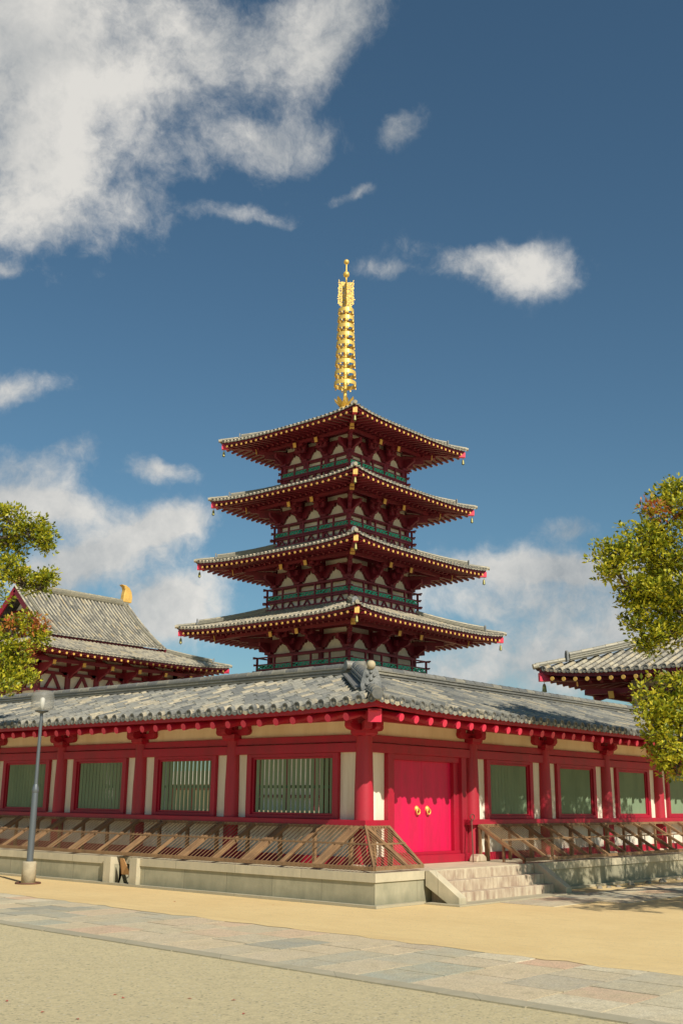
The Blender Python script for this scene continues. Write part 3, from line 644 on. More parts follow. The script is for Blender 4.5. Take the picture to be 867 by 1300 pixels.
# ================================================================== SLOPING FENCES
def fence(name,label,kind):
    f=empty(name,label,'fence',(0,0,0),'slatted guard fences along the corridor')
    zt,zb=1.425,.70
    ot,ob=.27,1.50           # distance outside the wall at the top and at the foot
    sl=MB(); ra=MB(); 
    def P(u,t,ax,h=0):       # t 0 top .. 1 bottom
        o=ot+(ob-ot)*t; z=zt+(zb-zt)*t+h
        return (u,-o,z) if ax==0 else (-o,u,z)
    def brace(u,ax,w=.085): 
        b=MB(); b.beam(P(u,0,ax,.0),P(u,1,ax,.0),w,.07); b.build('brace','wood',f,bevel=.004)
    def post(u,ax,w=.08,o=.36):
        b=MB(); 
        if ax==0: b.box((u-w/2,-o-w/2,.622),(u+w/2,-o+w/2,1.40))
        else: b.box((-o-w/2,u-w/2,.622),(-o+w/2,u+w/2,1.40))
        b.build('post','wood',f)
    if kind=='left':
        uc0,uc1=-ot,-ob     # mitre at corner
        def slat(u,ax,ub=None):
            sl.beam(P(u,0,ax,.035),P(u if ub is None else ub,1.03,ax,.03),.021,.005)
        u=-ot+.0
        yv=YE-1
        u=.0
        while u<yv: slat(u-.15,1); u+=.13
        # mitred slats at the corner start part way down the hip
        for ax in (0,1):
            u=-.32
            while u>-1.48:
                t=(-u-ot)/(ob-ot); sl.beam(P(u,t,ax,.035),P(u,1.03,ax,.03),.021,.005); u-=.098
        u=-.15
        # short return on the door side with its own slanted end
        x0t,x0b=.50,.04
        u=-.25
        for i in range(9):
            uu=-.27+i*.098
            # bottom limited by the end: end edge goes from (x=.5 at top) to (x=.04..) at the foot
            sl.beam(P(uu,0,0,.035),P(min(uu,.02+i*.0),1.03,0,.03) if uu<.06 else P(uu,1-(uu-.04)/(x0t-.04)*.98,0,.03),.021,.005)
        for ax,E in ((1,yv),):
            ra.beam(P(-ot,0,ax),P(E,0,ax),.05,.06); ra.beam(P(-.86,.5,ax,.055),P(E,.5,ax,.055),.03,.035); ra.beam(P(-ob,1,ax),P(E,1,ax),.06,.07); ra.beam(P(-ob,.96,ax,-.05),P(E,.96,ax,-.05),.05,.05)
        ra.beam(P(-ot,0,0),P(x0t,0,0),.05,.06); ra.beam(P(-.86,.5,0,.055),P(.28,.5,0,.055),.03,.035); ra.beam(P(-ob,1,0),P(.06,1,0),.06,.07)
        ra.beam(P(x0t,0,0),P(.04,1,0),.06,.07); ra.beam(P(-ot,0,0,.02),P(-ob,1,0,.02),.05,.06)
        u=-.1
        k=0
        for u in (.35,):
            brace(u-1.0,1) if False else None
        b=MB(); b.beam(P(-.25,0,0),P(-.45,1,0),.085,.07); b.build('brace','wood',f); post(-.1,0); post(.45,0)
        u=-.05; k=0
        while u<yv:
            brace(u,1,.12 if k%2==0 else .07); 
            if k%2==0: brace(u+.13,1,.05)
            post(u+.1,1,.07); 
            u+=1.02; k+=1
    else:
        x0,x1,x2=3.95,8.2,XE-.3
        u=x0+.1
        while u<x1-.35: sl.beam(P(u,0,0,.035),P(u,1.02,0,.03),.017,.006) if u>x0+.9 else sl.beam(P(u,.0,0,.035),P(u,1.02,0,.03),.017,.006); u+=.105
        ra.beam(P(x0,0,0),P(x2,0,0),.05,.06); ra.beam(P(x0,.5,0,.055),P(x2,.5,0,.055),.035,.04); ra.beam(P(x0-.0,1,0),P(x2,1,0),.06,.07); ra.beam(P(x0,0,0),P(x0,1,0),.06,.07)
        ra.box((x0-.03,-.33,.622),(x0+.03,-.27,1.40)); ra.box((x0-.0,-.95,.622),(x0+.05,-.9,1.06)); ra.box((x0,-1.5,.622),(x0+.05,-1.44,.72))
        u=x0+.02; k=0
        while u<x2:
            brace(u,0,.08 if k%2 else .11); post(u+.18,0,.09 if k%2==0 else .06); 
            u+=1.0; k+=1
    sl.build('slat_panel','wood',f); ra.build('rail','wood',f)
    return f
fence('slatted_fence','brown wooden slatted guard fence sloping outwards along the left wing and round the corner','left')
fence('slatted_fence','brown wooden slatted guard fence sloping outwards right of the stone steps','right')
# ================================================================== SMALL THINGS
m=MB(); m.prism([(-1.62,6.05,.02),(-1.62,6.05,.60),(-1.62,5.92,.60),(-1.55,5.72,.24),(-1.55,6.05,.24)][::-1],(.02,0,0)); tag(m.build('plywood_board','board'),'orange plywood board standing in the narrow opening of the platform','board')
rod=empty('hooked_rod','thin dark iron rod with looped top leaning on the red rail beside the door','rod',(3.42,-.45,.622))
m=MB(); m.cyl((.0,0,0),(.20,.16,.95),.016,.014,8); m.build('rod','darkiron',rod)
m=MB(); n1,n2=18,6; vs=[];fs=[]
for i in range(n1):
    tt_=2*PI*i/n1
    for j in range(n2): u=2*PI*j/n2; rr=.085+.013*math.cos(u); vs.append((.22+rr*math.cos(tt_),.15+.013*math.sin(u),1.0+rr*math.sin(tt_)*.75))
for i in range(n1):
    for j in range(n2): fs.append((i*n2+j,((i+1)%n1)*n2+j,((i+1)%n1)*n2+(j+1)%n2,i*n2+(j+1)%n2))
m.add(vs,fs,0,(0,0),True); m.build('loop','darkiron',rod)
m=MB(); m.prism([(0,0,0),(.42,0,0),(.40,0,.10),(.30,0,.16),(.10,0,.16),(.02,0,.09)],(0,.22,0)); tag(m.build('stone_block','stepstone',bevel=.02,loc=(3.62,-.42,.622)),'small pale stone block at the foot of the column right of the crimson door','stone')
def rockmesh(s,seed):
    q=random.Random(seed); m=MB(); n=8; vs=[]; fs=[]
    for a in range(5):
        th=PI/2*a/4; 
        for b in range(n): k=q.uniform(.8,1.15); vs.append((s*k*math.cos(th)*math.cos(2*PI*b/n),s*.75*k*math.cos(th)*math.sin(2*PI*b/n),s*.6*k*math.sin(th)))
    for a in range(4):
        for b in range(n): fs.append((a*n+b,a*n+(b+1)%n,(a+1)*n+(b+1)%n,(a+1)*n+b))
    m.add(vs,fs,0,(0,0),True); return m
for i,(x,s) in enumerate([(6.3,.10),(6.75,.08),(7.1,.09),(8.0,.12),(8.9,.10),(9.7,.14),(10.8,.1),(11.7,.13)]):
    tag(rockmesh(s,i).build('field_stone','rock',loc=(x,-2.0-R.uniform(0,.25),0)),'rough small stone lying in the shade at the foot of the right platform','stone','small stones along the right platform')
# fallen leaves
for i,(px,py) in enumerate([(9,1271),(147,1263),(157,1267),(241,1268),(310,1287),(99,1303-9),(297,1270),(55,1285),(222,1143),(347,1147)]):
    r_=ray(px,py); t_=(.03-CAM.z)/r_.z; c=CAM+r_*t_; a=R.uniform(0,6)
    m=MB(); m.add([(math.cos(a)*.032,math.sin(a)*.032,.004),(math.cos(a+1.5)*.015,math.sin(a+1.5)*.015,.013),(-math.cos(a)*.028,-math.sin(a)*.028,.006),(math.cos(a-1.5)*.015,math.sin(a-1.5)*.015,.010)],[(0,1,2,3)])
    tag(m.build('fallen_leaf','leafred',loc=(c.x,c.y,.027 if i<8 else .001)),'tiny red fallen leaf lying on the bare ground','leaf','red fallen leaves')
# lamp
lp=empty('street_lamp','tall grey steel lamp post with frosted drum globe in front of the left wing','street lamp',(-2.918,7.75,0))
m=MB(); m.lathe((0,0,0),[(.0,.0),(.165,0),(.16,.47),(.145,.50),(0,.50)],20); m.build('lamp_base','concrete',lp)
m=MB(); m.lathe((0,0,0),[(.078,.45),(.076,1.4),(.073,2.08),(.062,2.16),(.045,2.24)],18); m.lathe((0,0,0),[(.045,2.2),(.038,3.96)],16); m.build('pole','metal',lp)
m=MB(); m.lathe((0,0,0),[(.072,2.06),(.084,2.08),(.084,2.15),(.05,2.26)],18); m.build('collar','metal',lp)
m=MB(); m.lathe((0,0,0),[(.036,3.92),(.05,3.94),(.15,3.97),(.17,4.0),(0,4.01)],20); m.build('globe_seat','metal',lp)
m=MB(); m.lathe((0,0,0),[(.17,4.0),(.25,4.03),(.275,4.10),(.275,4.33),(.25,4.43),(.18,4.48),(0,4.49)],28); m.build('globe','glass',lp)
m=MB(); m.lathe((0,0,0),[(0,4.01),(.05,4.02),(.06,4.28),(.03,4.31),(0,4.32)],14); m.build('bulb','bulb',lp)
m=MB()
n1,n2=28,6; vs=[];fs=[]
for i in range(n1):
    t_=2*PI*i/n1
    for j in range(n2): u=2*PI*j/n2; rr=.28+.02*math.cos(u); vs.append((rr*math.cos(t_),rr*math.sin(t_)*1.0,.02+.02*math.sin(u)))
for i in range(n1):
    for j in range(n2): fs.append((i*n2+j,((i+1)%n1)*n2+j,((i+1)%n1)*n2+(j+1)%n2,i*n2+(j+1)%n2))
m.add(vs,fs,0,(0,0),True); tag(m.build('iron_ring','darkiron',loc=(-2.918,7.75,0)),'rusty iron ring lying on the sand round the lamp post base','ring')
# ================================================================== PAGODA
PX,PY=34.84,30.6
pg=empty('pagoda','five storey red pagoda with white panels, grey tiled roofs and a golden spire','building',(PX,PY,0))
def pgempty(name): 
    e=bpy.data.objects.new(name,None); COL.objects.link(e); e.parent=pg; return e
# storeys: corner z of the hip rafter end a, half width b, wall half width, balcony half width
ST_=[dict(a=7.75,b=8.15,w=3.65,bal=0),dict(a=12.26,b=7.48,w=3.28,bal=3.85),dict(a=16.61,b=6.76,w=3.12,bal=3.48),dict(a=20.81,b=6.24,w=2.98,bal=3.22),dict(a=24.89,b=5.86,w=2.8,bal=2.96)]
allraf=[]
for k,d in enumerate(ST_):
    a,b,w,bal=d['a'],d['b'],d['w'],d['bal']
    E=pgempty('storey_roof')
    Hh=b+.08; z0=a+.04                       # tile edge half size and pan height mid-eave
    wi=ST_[k+1]['bal']-.1 if k<4 else .32
    S=Hh-wi; slp,crv=(.265,.34) if k<4 else (.30,.42)
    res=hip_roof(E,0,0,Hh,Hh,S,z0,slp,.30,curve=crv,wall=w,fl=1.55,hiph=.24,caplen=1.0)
    allraf.append((E,res['raf']))
    ztop=z0+slp*S+crv; d['top']=ztop
    # wind bells
    bm=MB(); bm.cyl((0,0,0),(0,0,-.14),.012,.012,6); bm.lathe((0,0,-.48),[(.10,0),(.085,.10),(.07,.25),(.04,.33),(0,.34)],12); bm.add([(-.04,0,-.55),(.04,0,-.55),(.03,0,-.46),(-.03,0,-.46)],[(0,1,2,3)])
    for i,c in enumerate(res['corners']):
        if i==0: b0=bm.build('wind_bell','bell',E); b0.location=(c.x*.985,c.y*.985,c.z-.02)
        else: inst(b0,E,(c.x*.985,c.y*.985,c.z-.02))
    # ---------------- body
    B=pgempty('storey_body')
    zb=ST_[k-1]['top']-.15 if k else 1.2
    ztp=a+.75
    wl=MB(); wl.box((-w+.09,-w+.09,zb-.6),(w-.09,w-.09,ztp)); wl.build('plaster_wall','pplaster',B)
    cz=a-1.31 if k else a-1.5
    posl=[-w,-w/3,w/3,w]; P_off=b-1.98; zt=a-.43
    pz=z0-.30-.10+.12*1.55+.20*(.70)-.06; pu=P_off-.20; mid=(w+pu)/2
    def q(u,o,z): return Vector((-o,-u,z))
    A=Vector((0,-1,0)); N=Vector((-1,0,0))
    # one side, copied to the four sides by rotation
    tb=MB()
    def hb(z,hh,t): tb.beam(q(-w,w,z),q(w,w,z),t,hh)
    hb(cz-.08,.18,.26); hb(zb+.35 if k else 2.2,.18,.24)
    hb(cz+.86,.18,.20); hb(cz+1.36,.16,.20); hb(cz+1.80,.26,.2)
    if k==0: hb(4.6,.2,.24)
    pur=MB(); pur.beam(q(-pu-.25,pu,pz-.10),q(pu+.25,pu,pz-.10),.20,.22)
    col_=MB(); col_.cyl((0,0,zb),(0,0,cz),.19,.17,12)
    br=MB(); br.box((-.06,-.13,cz+.79),(.1,.13,cz+1.9))
    br.box((-.24,-.24,cz),(.24,.24,cz+.14))
    pr_=[(-.98,.78),(-.98,.62),(-.88,.55),(-.76,.60),(-.70,.46),(-.58,.40),(-.52,.26),(-.40,.13),(.40,.13),(.52,.26),(.58,.40),(.70,.46),(.76,.60),(.88,.55),(.98,.62),(.98,.78)]
    sc=min(1,w/3.3); br.prism([(-.0-.12,x*sc,cz+y) for x,y in pr_],(.24,0,0))
    # three stepped cloud arms reaching out and the slanting tail with its capped end
    o1=(pu-w)*.62
    pts=[(0,.14),(.34,.14),(.44,.22),(.58,.24),(.70,.36),(.9,.40),(o1,.52),(o1+.12,.62),(o1+.1,.78),(0,.78)]
    br.prism([(-x,.10,cz+y) for x,y in pts],(0,-.20,0))
    pts=[(0,.80),(o1+.1,.80),(o1+.35,.88),(pu-w+.1,1.0),(pu-w+.15,1.12),(0,1.12)]
    br.prism([(-x,.08,cz+y) for x,y in pts],(0,-.16,0))
    for xx,zz,hl in ((.52,cz+.46,.42),(o1,cz+.80,.50)):
        br.prism([(-xx-.09,y,zz+z) for y,z in [(-hl,.22),(-hl,.12),(-hl*.8,.04),(-hl*.5,.0),(hl*.5,0),(hl*.8,.04),(hl,.12),(hl,.22)]],(.18,0,0))
        for yy in (-hl*.8,0,hl*.8): br.box((-xx-.11,yy-.11,zz+.222),(-xx+.11,yy+.11,zz+.36))
    br.beam((-(pu-w),-.5,pz-.31),(-(pu-w),.5,pz-.31),.17,.16)
    br.beam((.1,0,zt+.75),(-(P_off+.02-w),0,zt+.02),.20,.26); br.beam((-(P_off+.02-w),0,zt+.02),(-(P_off+.06-w),0,zt+.01),.24,.32,1)
    cbk_=MB(); dg=Vector((-1,-1,0)); 
    def c_(o,z): v=dg*o; return Vector((v.x,v.y,z))
    cbk_.beam(c_(w-.1,zt+.80),c_(P_off+.30,zt+.12),.24,.28,0); cbk_.beam(c_(P_off+.30,zt+.12),c_(P_off+.34,zt+.11),.28,.35,1)
    cbk_.beam(c_(w,cz+.26),c_(w+.5,cz+.34),.22,.28); cbk_.beam(c_(w,cz+.58),c_(w+1.0,cz+.66),.22,.28); cbk_.beam(c_(w,cz+.9),c_(w+1.4,cz+.94),.2,.26)
    cbk_.box((-w-.26,-w-.26,cz),(-w+.26,-w+.26,cz+.16))
    cp=[(0,.15),(.40,.13),(.52,.26),(.58,.40),(.70,.46),(.76,.60),(.88,.55),(.98,.62),(.98,.78),(0,.78)]
    cbk_.prism([(-w-.12,-w+x*sc,cz+y) for x,y in cp],(.24,0,0)); cbk_.prism([(-w+x*sc,-w-.12,cz+y) for x,y in cp],(0,.24,0))
    po=[(0,.14),(-.34,.14),(-.5,.24),(-.7,.36),(-1.0,.5),(-1.0,.74),(0,.74)]
    cbk_.prism([(-w+x,-w-.09,cz+y) for x,y in po],(0,.18,0)); cbk_.prism([(-w-.09,-w+x,cz+y+.002) for x,y in po],(.18,0,0))
    first=None
    for side in range(4):
        rz_=PI/2*side
        if side==0:
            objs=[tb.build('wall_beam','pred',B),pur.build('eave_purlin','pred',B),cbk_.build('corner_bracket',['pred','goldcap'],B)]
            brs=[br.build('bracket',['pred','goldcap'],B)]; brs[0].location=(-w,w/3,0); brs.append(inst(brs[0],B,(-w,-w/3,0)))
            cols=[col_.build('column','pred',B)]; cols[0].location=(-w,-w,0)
            for u in (-w/3,w/3): cols.append(inst(cols[0],B,(-w,u,0)))
        else:
            for o_ in objs: inst(o_,B,(0,0,0),rz_)
            for o_ in brs+cols:
                l_=Vector(o_.location); l_.rotate(__import__('mathutils').Euler((0,0,rz_))); inst(o_,B,l_,rz_)
    # ---------------- balcony
    if k:
        L=MB(); zt0=ST_[k-1]['top']-.02; ht=1.43; g=MB(); 
        for side in range(4):
            N=Vector(((-1,0,0),(0,-1,0),(1,0,0),(0,1,0))[side]); A=Vector((-N.y,N.x,0))
            def q(u,o,z): v=N*o+A*u; return Vector((v.x,v.y,z))
            def rail(z,t,ext,hh=None): L.beam(q(-bal-ext,bal,z),q(bal+ext,bal,z),t,hh or t)
            e_=.002*side
            rail(zt0+.06+e_,.16,.14,.14); rail(zt0+.52+e_,.18,.34,.10); rail(zt0+.66+e_,.09,.0); rail(zt0+.98+e_,.08,.30); rail(zt0+ht+e_,.085,.36)
            L.beam(q(-bal,bal-.25,zt0+.53),q(bal,bal-.25,zt0+.53),.5,.06)
            m_=5
            for i in range(m_+1):
                u=-bal+2*bal*i/m_
                if i<m_: L.box(tuple(q(u-.055,bal-.055,zt0+.05)),tuple(q(u+.055,bal+.055,zt0+ht+.02)))
                if i<m_:
                    um=u+bal/m_                     # forked strut and bracket below the floor
                    if i%2==0 or True:
                        L.beam(q(um,bal-.02,zt0+.48),q(um-.26,bal-.02,zt0+.12),.10,.07); L.beam(q(um,bal-.02,zt0+.48),q(um+.26,bal-.02,zt0+.12),.10,.07)
            # green fretwork
            h0,h1=zt0+.70,zt0+.94
            for i in range(m_):
                ua,ub=-bal+2*bal*i/m_+.06,-bal+2*bal*(i+1)/m_-.06; n_=7; st=(ub-ua)/n_
                g.beam(q(ua,bal,h0),q(ub,bal,h0),.06,.055); g.beam(q(ua,bal,h1),q(ub,bal,h1),.06,.055); 
                for j in range(n_):
                    x0=ua+st*j
                    g.beam(q(x0+st*.1,bal,h0),q(x0+st*.1,bal,h1),.06,.05) if j%2 else g.beam(q(x0+st*.5,bal,h0),q(x0+st*.5,bal,(h0+h1)/2),.06,.05)
                    g.beam(q(x0,bal,(h0+h1)/2+(.05 if j%2 else -.03)),q(x0+st,bal,(h0+h1)/2+(.05 if j%2 else -.03)),.06,.05)
        BL=pgempty('balustrade'); L.build('railing','pred',BL); g.build('green_fretwork','green',BL)
        bp_=MB(); bb=bal-.12; bp_.box((-bb,-bb,zt0-.1),(bb,bb,zt0+.49)); bp_.build('balcony_base_panel','pplaster',BL)
# capped rafters: the hundred that face the camera on the two lowest visible roofs, the rest as one part each roof
cnt=0; rest=MB()
for k,(E,raf) in enumerate(allraf):
    for (side,u,p,q_) in raf:
        if side in (0,1) and k in (1,2) and cnt<100:
            m=MB(); rafter_mesh(m,p,q_,.115); m.build('capped_rafter',['pred','goldcap'],pg); cnt+=1
        else: rafter_mesh(rest,p,q_,.115)
o=rest.build('capped_rafter_rows',['pred','goldcap'],pg); o['kind']='stuff'
m=MB(); m.box((-6.2,-6.2,0),(6.2,6.2,1.2)); m.box((-6.35,-6.35,1.2),(6.35,6.35,1.38)); m.build('stone_platform','cap',pg)
# spire
sp=pgempty('spire'); zt=ST_[4]['top']
m=MB(); m.box((-.5,-.5,zt-.1),(.5,.5,zt+.45)); m.box((-.62,-.62,zt+.45),(.62,.62,zt+.58)); 
m.lathe((0,0,zt+.58),[(.45,0),(.45,.1),(.40,.3),(.25,.48),(.12,.55)],16)
for i in range(8):
    a_=2*PI*i/8; c,s_=math.cos(a_),math.sin(a_); t_=Vector((-s_,c,0))*.24; b_=Vector((c*.30,s_*.30,zt+1.02)); e_=Vector((c*.66,s_*.66,zt+1.40))
    m.add([b_-t_,b_+t_,e_+t_*.7,e_+Vector((c*.1,s_*.1,.22)),e_-t_*.7],[(0,1,2,3,4)]); m.add([(v[0]*.93,v[1]*.93,v[2]) for v in [b_-t_,b_+t_,e_+t_*.7,e_+Vector((c*.1,s_*.1,.22)),e_-t_*.7]],[(4,3,2,1,0)])
m.build('spire_base','gold',sp)
m=MB(); m.lathe((0,0,0),[(.13,zt+.5),(.12,30),(.10,34),(.07,37),(.05,38.9)],14); m.build('spire_mast','gold',sp)
rings=[(29.68,.78),(30.45,.75),(31.22,.72),(31.95,.69),(32.63,.66),(33.28,.635),(33.92,.61),(34.54,.59),(35.14,.565)]
for i,(z,r_) in enumerate(rings):
    e=MB(); prof=[(r_*.93,-.13),(r_,-.13),(r_*.97,.15),(r_*.90,.15),(r_*.93,-.13)]; e.lathe((0,0,0),prof,28,0,False)
    for j in range(8):
        a_=2*PI*j/8+.2; c,s_=math.cos(a_),math.sin(a_); e.beam((c*.08,s_*.08,.06),(c*r_*.95,s_*r_*.95,.06),.04,.05) if j%2==0 else None
        e.cyl((c*r_*.96,s_*r_*.96,-.13),(c*r_*.96,s_*r_*.96,-.27),.03,.055,8)
    e.lathe((0,0,0),[(.13,-.1),(.15,.0),(.13,.1)],14)
    o=e.build('spire_ring','gold',sp); o.location=(0,0,z)
# flame ornament: four pierced fins
m=MB(); q=random.Random(3)
for kf in range(4):
    a_=PI/4+PI/2*kf; c,s_=math.cos(a_),math.sin(a_); t_=Vector((-s_,c,0))
    for iz in range(14):
        z=35.55+iz*.14; wd=.50*(1-.12*(iz/14)**2)*(1 if iz>1 else .6+.2*iz)
        x=.06
        while x<wd:
            L_=q.uniform(.08,.15); 
            if True:
                an=q.uniform(-.9,.9); p0=Vector((c*x,s_*x,z)); p1=p0+Vector((c,s_,0))*L_*math.cos(an)+Vector((0,0,1))*L_*math.sin(an)*1.1; m.beam(p0,p1,.04,q.uniform(.06,.09)); 
            x+=q.uniform(.04,.07)
    for iz in range(12): z=35.7+iz*.16; m.beam(Vector((c*.48,s_*.48,z)),Vector((c*(.50+.03*(iz%2)),s_*(.50+.03*(iz%2)),z+.14)),.03,.04)
m.build('flame_ornament','gold',sp)
for z,r_ in ((38.02,.23),(39.0,.19)):
    m=MB(); m.lathe((0,0,0),[(0,-r_)]+[(r_*math.cos(t_),r_*math.sin(t_)) for t_ in [(-80+20*i)*PI/180 for i in range(9)]]+[(0,r_*1.25)],16); o=m.build('spire_jewel','gold',sp); o.location=(0,0,z)
# ================================================================== GOLDEN HALL (left, behind)
KX,KY=34.84,60.0
hall=empty('main_hall','red temple hall with stepped tiled gable roof and golden ridge horns behind the left wing','building',(KX,KY,0))
sk=bpy.data.objects.new('skirt_roof',None); COL.objects.link(sk); sk.parent=hall
res=hip_roof(sk,0,0,9.85,8.75,3.85,12.36,.33,.30,sp=.36,rsp=.62,wall=5.6,fl=1.5,curve=.1,seg=.4,caplen=1.1)
m=MB()
for r_ in res['raf']: rafter_mesh(m,r_[2],r_[3],.13)
m.build('rafter_row',['pred','goldcap'],sk)['kind']='stuff'
up=bpy.data.objects.new('gable_roof',None); COL.objects.link(up); up.parent=hall
zg=lambda u,s:14.0+.62*s+.95*(s/5.2)**2
t=MB()
for sg in (-1,1):
    tile_slope(t,(0,sg*5.2,0),(-sg*1.0,0,0),(0,-sg,0),zg,-5.65,5.65,lambda u:(0,5.2),sp=.36,seg=.42,row0=6000)
t.build('roof_slope',['ptile','pan','disc'],up)
t=MB(); ridge_bar(t,[(-5.5,0,18.05),(5.5,0,18.05)],.5,.45,5,.13); 
for sx in (-1,1):
    for sg in (-1,1):
        for i in range(8):
            s0,s1=i*.65,(i+1)*.65; ridge_bar(t,[(sx*5.05,sg*(5.2-s0),zg(0,s0)+.05),(sx*5.05,sg*(5.2-s1),zg(0,s1)+.05)],.3,.16,2,.09)
t.build('roof_ridge','pridge',up)
for sx in (-1,1):
    for sg in (-1,1):
        t=MB()
        for i in range(8):
            s0,s1=i*.65,(i+1)*.65; t.beam((sx*5.66,sg*(5.2-s0),zg(0,s0)-.28),(sx*5.66,sg*(5.2-s1),zg(0,s1)-.28),.12,.42)
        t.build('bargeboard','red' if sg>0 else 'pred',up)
for sx in (-1,1):
    t=MB()
    t.prism([(sx*4.6,-4.6,13.3),(sx*4.6,4.6,13.3),(sx*4.6,0,17.6)],(-sx*.1,0,0),0)
    t.beam((sx*4.66,0,13.4),(sx*4.66,0,17.3),.25,.25,1)
    for yy in (-2.2,-1.1,1.1,2.2): t.box((sx*4.56,yy-.1,13.4),(sx*4.74,yy+.1,17.2-abs(yy)*.9),1)
    for zz in (13.9,15.2,16.3): t.box((sx*4.55,-(17.6-zz)*1.05,zz-.12),(sx*4.76,(17.6-zz)*1.05,zz+.12),1)
    t.build('gable_wall',['pplaster','pred'],up)
t=MB()
t.box((-5.4,-4.85,13.50),(5.4,4.85,13.78))
for sg in (-1,1):
    t.box((-5.5,sg*4.93,13.70),(5.5,sg*5.03,13.90),0)
    for i in range(25): x=-5.4+i*.45; t.beam((x,sg*4.2,13.84),(x,sg*5.03,13.60),.13,.13,0,cap=1)
t.build('eave_fascia',['pred','goldcap'],up)
# horns
def horn(sx):
    m=MB(); prof=[(-.55,0),(-.60,.5),(-.50,.95),(-.25,1.3),(.15,1.48),(.62,1.50),(.30,1.30),(.22,1.05),(.32,.6),(.36,0)]
    m.prism([(-sx*(x),-.24,z) for x,z in prof],(0,.48,0)); o=m.build('ridge_horn','shibi',hall,bevel=.06); o.location=(sx*5.25,0,18.4)
horn(1);horn(-1)
bd=bpy.data.objects.new('hall_body',None); COL.objects.link(bd); bd.parent=hall
m=MB(); m.box((-5.9,-4.75,0),(5.9,4.75,13.5)); m.box((-6.5,-5.4,0),(6.5,5.4,12.6)); m.build('plaster_wall','pplaster',bd)
m=MB(); hxw,hyw=6.6,5.5
for side in range(4):
    N=Vector(((-1,0,0),(0,-1,0),(1,0,0),(0,1,0))[side]); A=Vector((-N.y,N.x,0)); D,H=((hxw,hyw) if side%2==0 else (hyw,hxw))
    def q(u,o,z): v=N*o+A*u; return Vector((v.x,v.y,z))
    nb=5
    for z,hh in ((9.0,.3),(9.75,.2),(11.0,.22),(11.45,.18),(12.05,.2)): m.beam(q(-H,D,z),q(H,D,z),.24,hh)
    m.beam(q(-H-1.6,D+1.6,11.75),q(H+1.6,D+1.6,11.75),.22,.24)
    for i in range(nb+1):
        u=-H+2*H*i/nb
        if side==0 and i==0:
            k_=MB(); k_.cyl((0,0,0),(0,0,11.0),.24,.22,12); hc0=k_.build('column','pred',bd); hc0.location=q(u,D,0)
            k_=MB(); k_.prism([(x,-.1,y) for x,y in [(0,10.6),(.35,10.7),(.6,10.95),(1.0,11.1),(1.6,11.4),(1.7,11.6),(0,11.6)]],(0,.2,0))
            k_.prism([(-.08,x,y) for x,y in [(-.8,11.35),(-.75,11.1),(-.5,10.98),(-.42,10.8),(.42,10.8),(.5,10.98),(.75,11.1),(.8,11.35)]],(.2,0,0))
            k_.beam((0,0,12.3),(1.95,0,11.55),.2,.26); k_.beam((1.95,0,11.55),(1.99,0,11.54),.25,.32,1); k_.box((-.14,-.14,11),(.14,.14,12.6))
            hb0=k_.build('bracket',['pred','goldcap'],bd); hb0.location=q(u,D,0); hb0.rotation_euler=(0,0,math.atan2(N.y,N.x))
        else:
            if i<nb: inst(hc0,bd,q(u,D,0))
            inst(hb0,bd,q(u,D,0),math.atan2(N.y,N.x))
        if i<nb:
            um=u+H/nb; m.beam(q(um,D,10.9),q(um-.62,D,9.85),.16,.2); m.beam(q(um,D,10.9),q(um+.62,D,9.85),.16,.2)
            m.beam(q(um-.05,D,10.9),q(um+.05,D,10.9),.18,.3)
m.build('timber_frame',['pred','goldcap'],bd)
# ================================================================== GATE (right, behind the right wing)
gt=empty('temple_gate','red temple gate with grey tiled hipped roof rising behind the right wing beside the tree','building',(34.84,1.7,0))
gr=bpy.data.objects.new('gate_roof',None); COL.objects.link(gr); gr.parent=gt
res=hip_roof(gr,0,0,14.9,5.85,5.3,6.92,.36,.30,sp=.36,wall=3.2,fl=1.2,curve=.3,seg=.36,caplen=1.0,rsp=.5,rw=.12)
m=MB()
for r_ in res['raf']: 
    p_,q_=r_[2],r_[3]; m.cyl(p_,q_,.075,.075,8,0); m.cyl(q_,q_+(q_-p_).normalized()*.03,.085,.085,10,1)
m.build('rafter_row',['pred','goldcap'],gr)['kind']='stuff'
bm=MB(); bm.lathe((0,0,-.42),[(.10,0),(.085,.10),(.07,.25),(.04,.32),(0,.33)],12); bm.cyl((0,0,-.1),(0,0,.05),.012,.012,6)
for i,c in enumerate(res['corners']):
    if i==0: b0=bm.build('wind_bell','bell',gr); b0.location=(c.x*.99,c.y*.98,c.z-.02)
    else: inst(b0,gr,(c.x*.99,c.y*.98,c.z-.02))
t=MB(); ridge_bar(t,[(-9.6,0,9.05),(9.6,0,9.05)],.5,.5,5,.13); t.build('roof_ridge','pridge',gr)
m=MB(); m.box((-12.1,-3.1,0),(12.1,3.1,7.0)); m.build('plaster_wall','pplaster',gt)
m=MB()
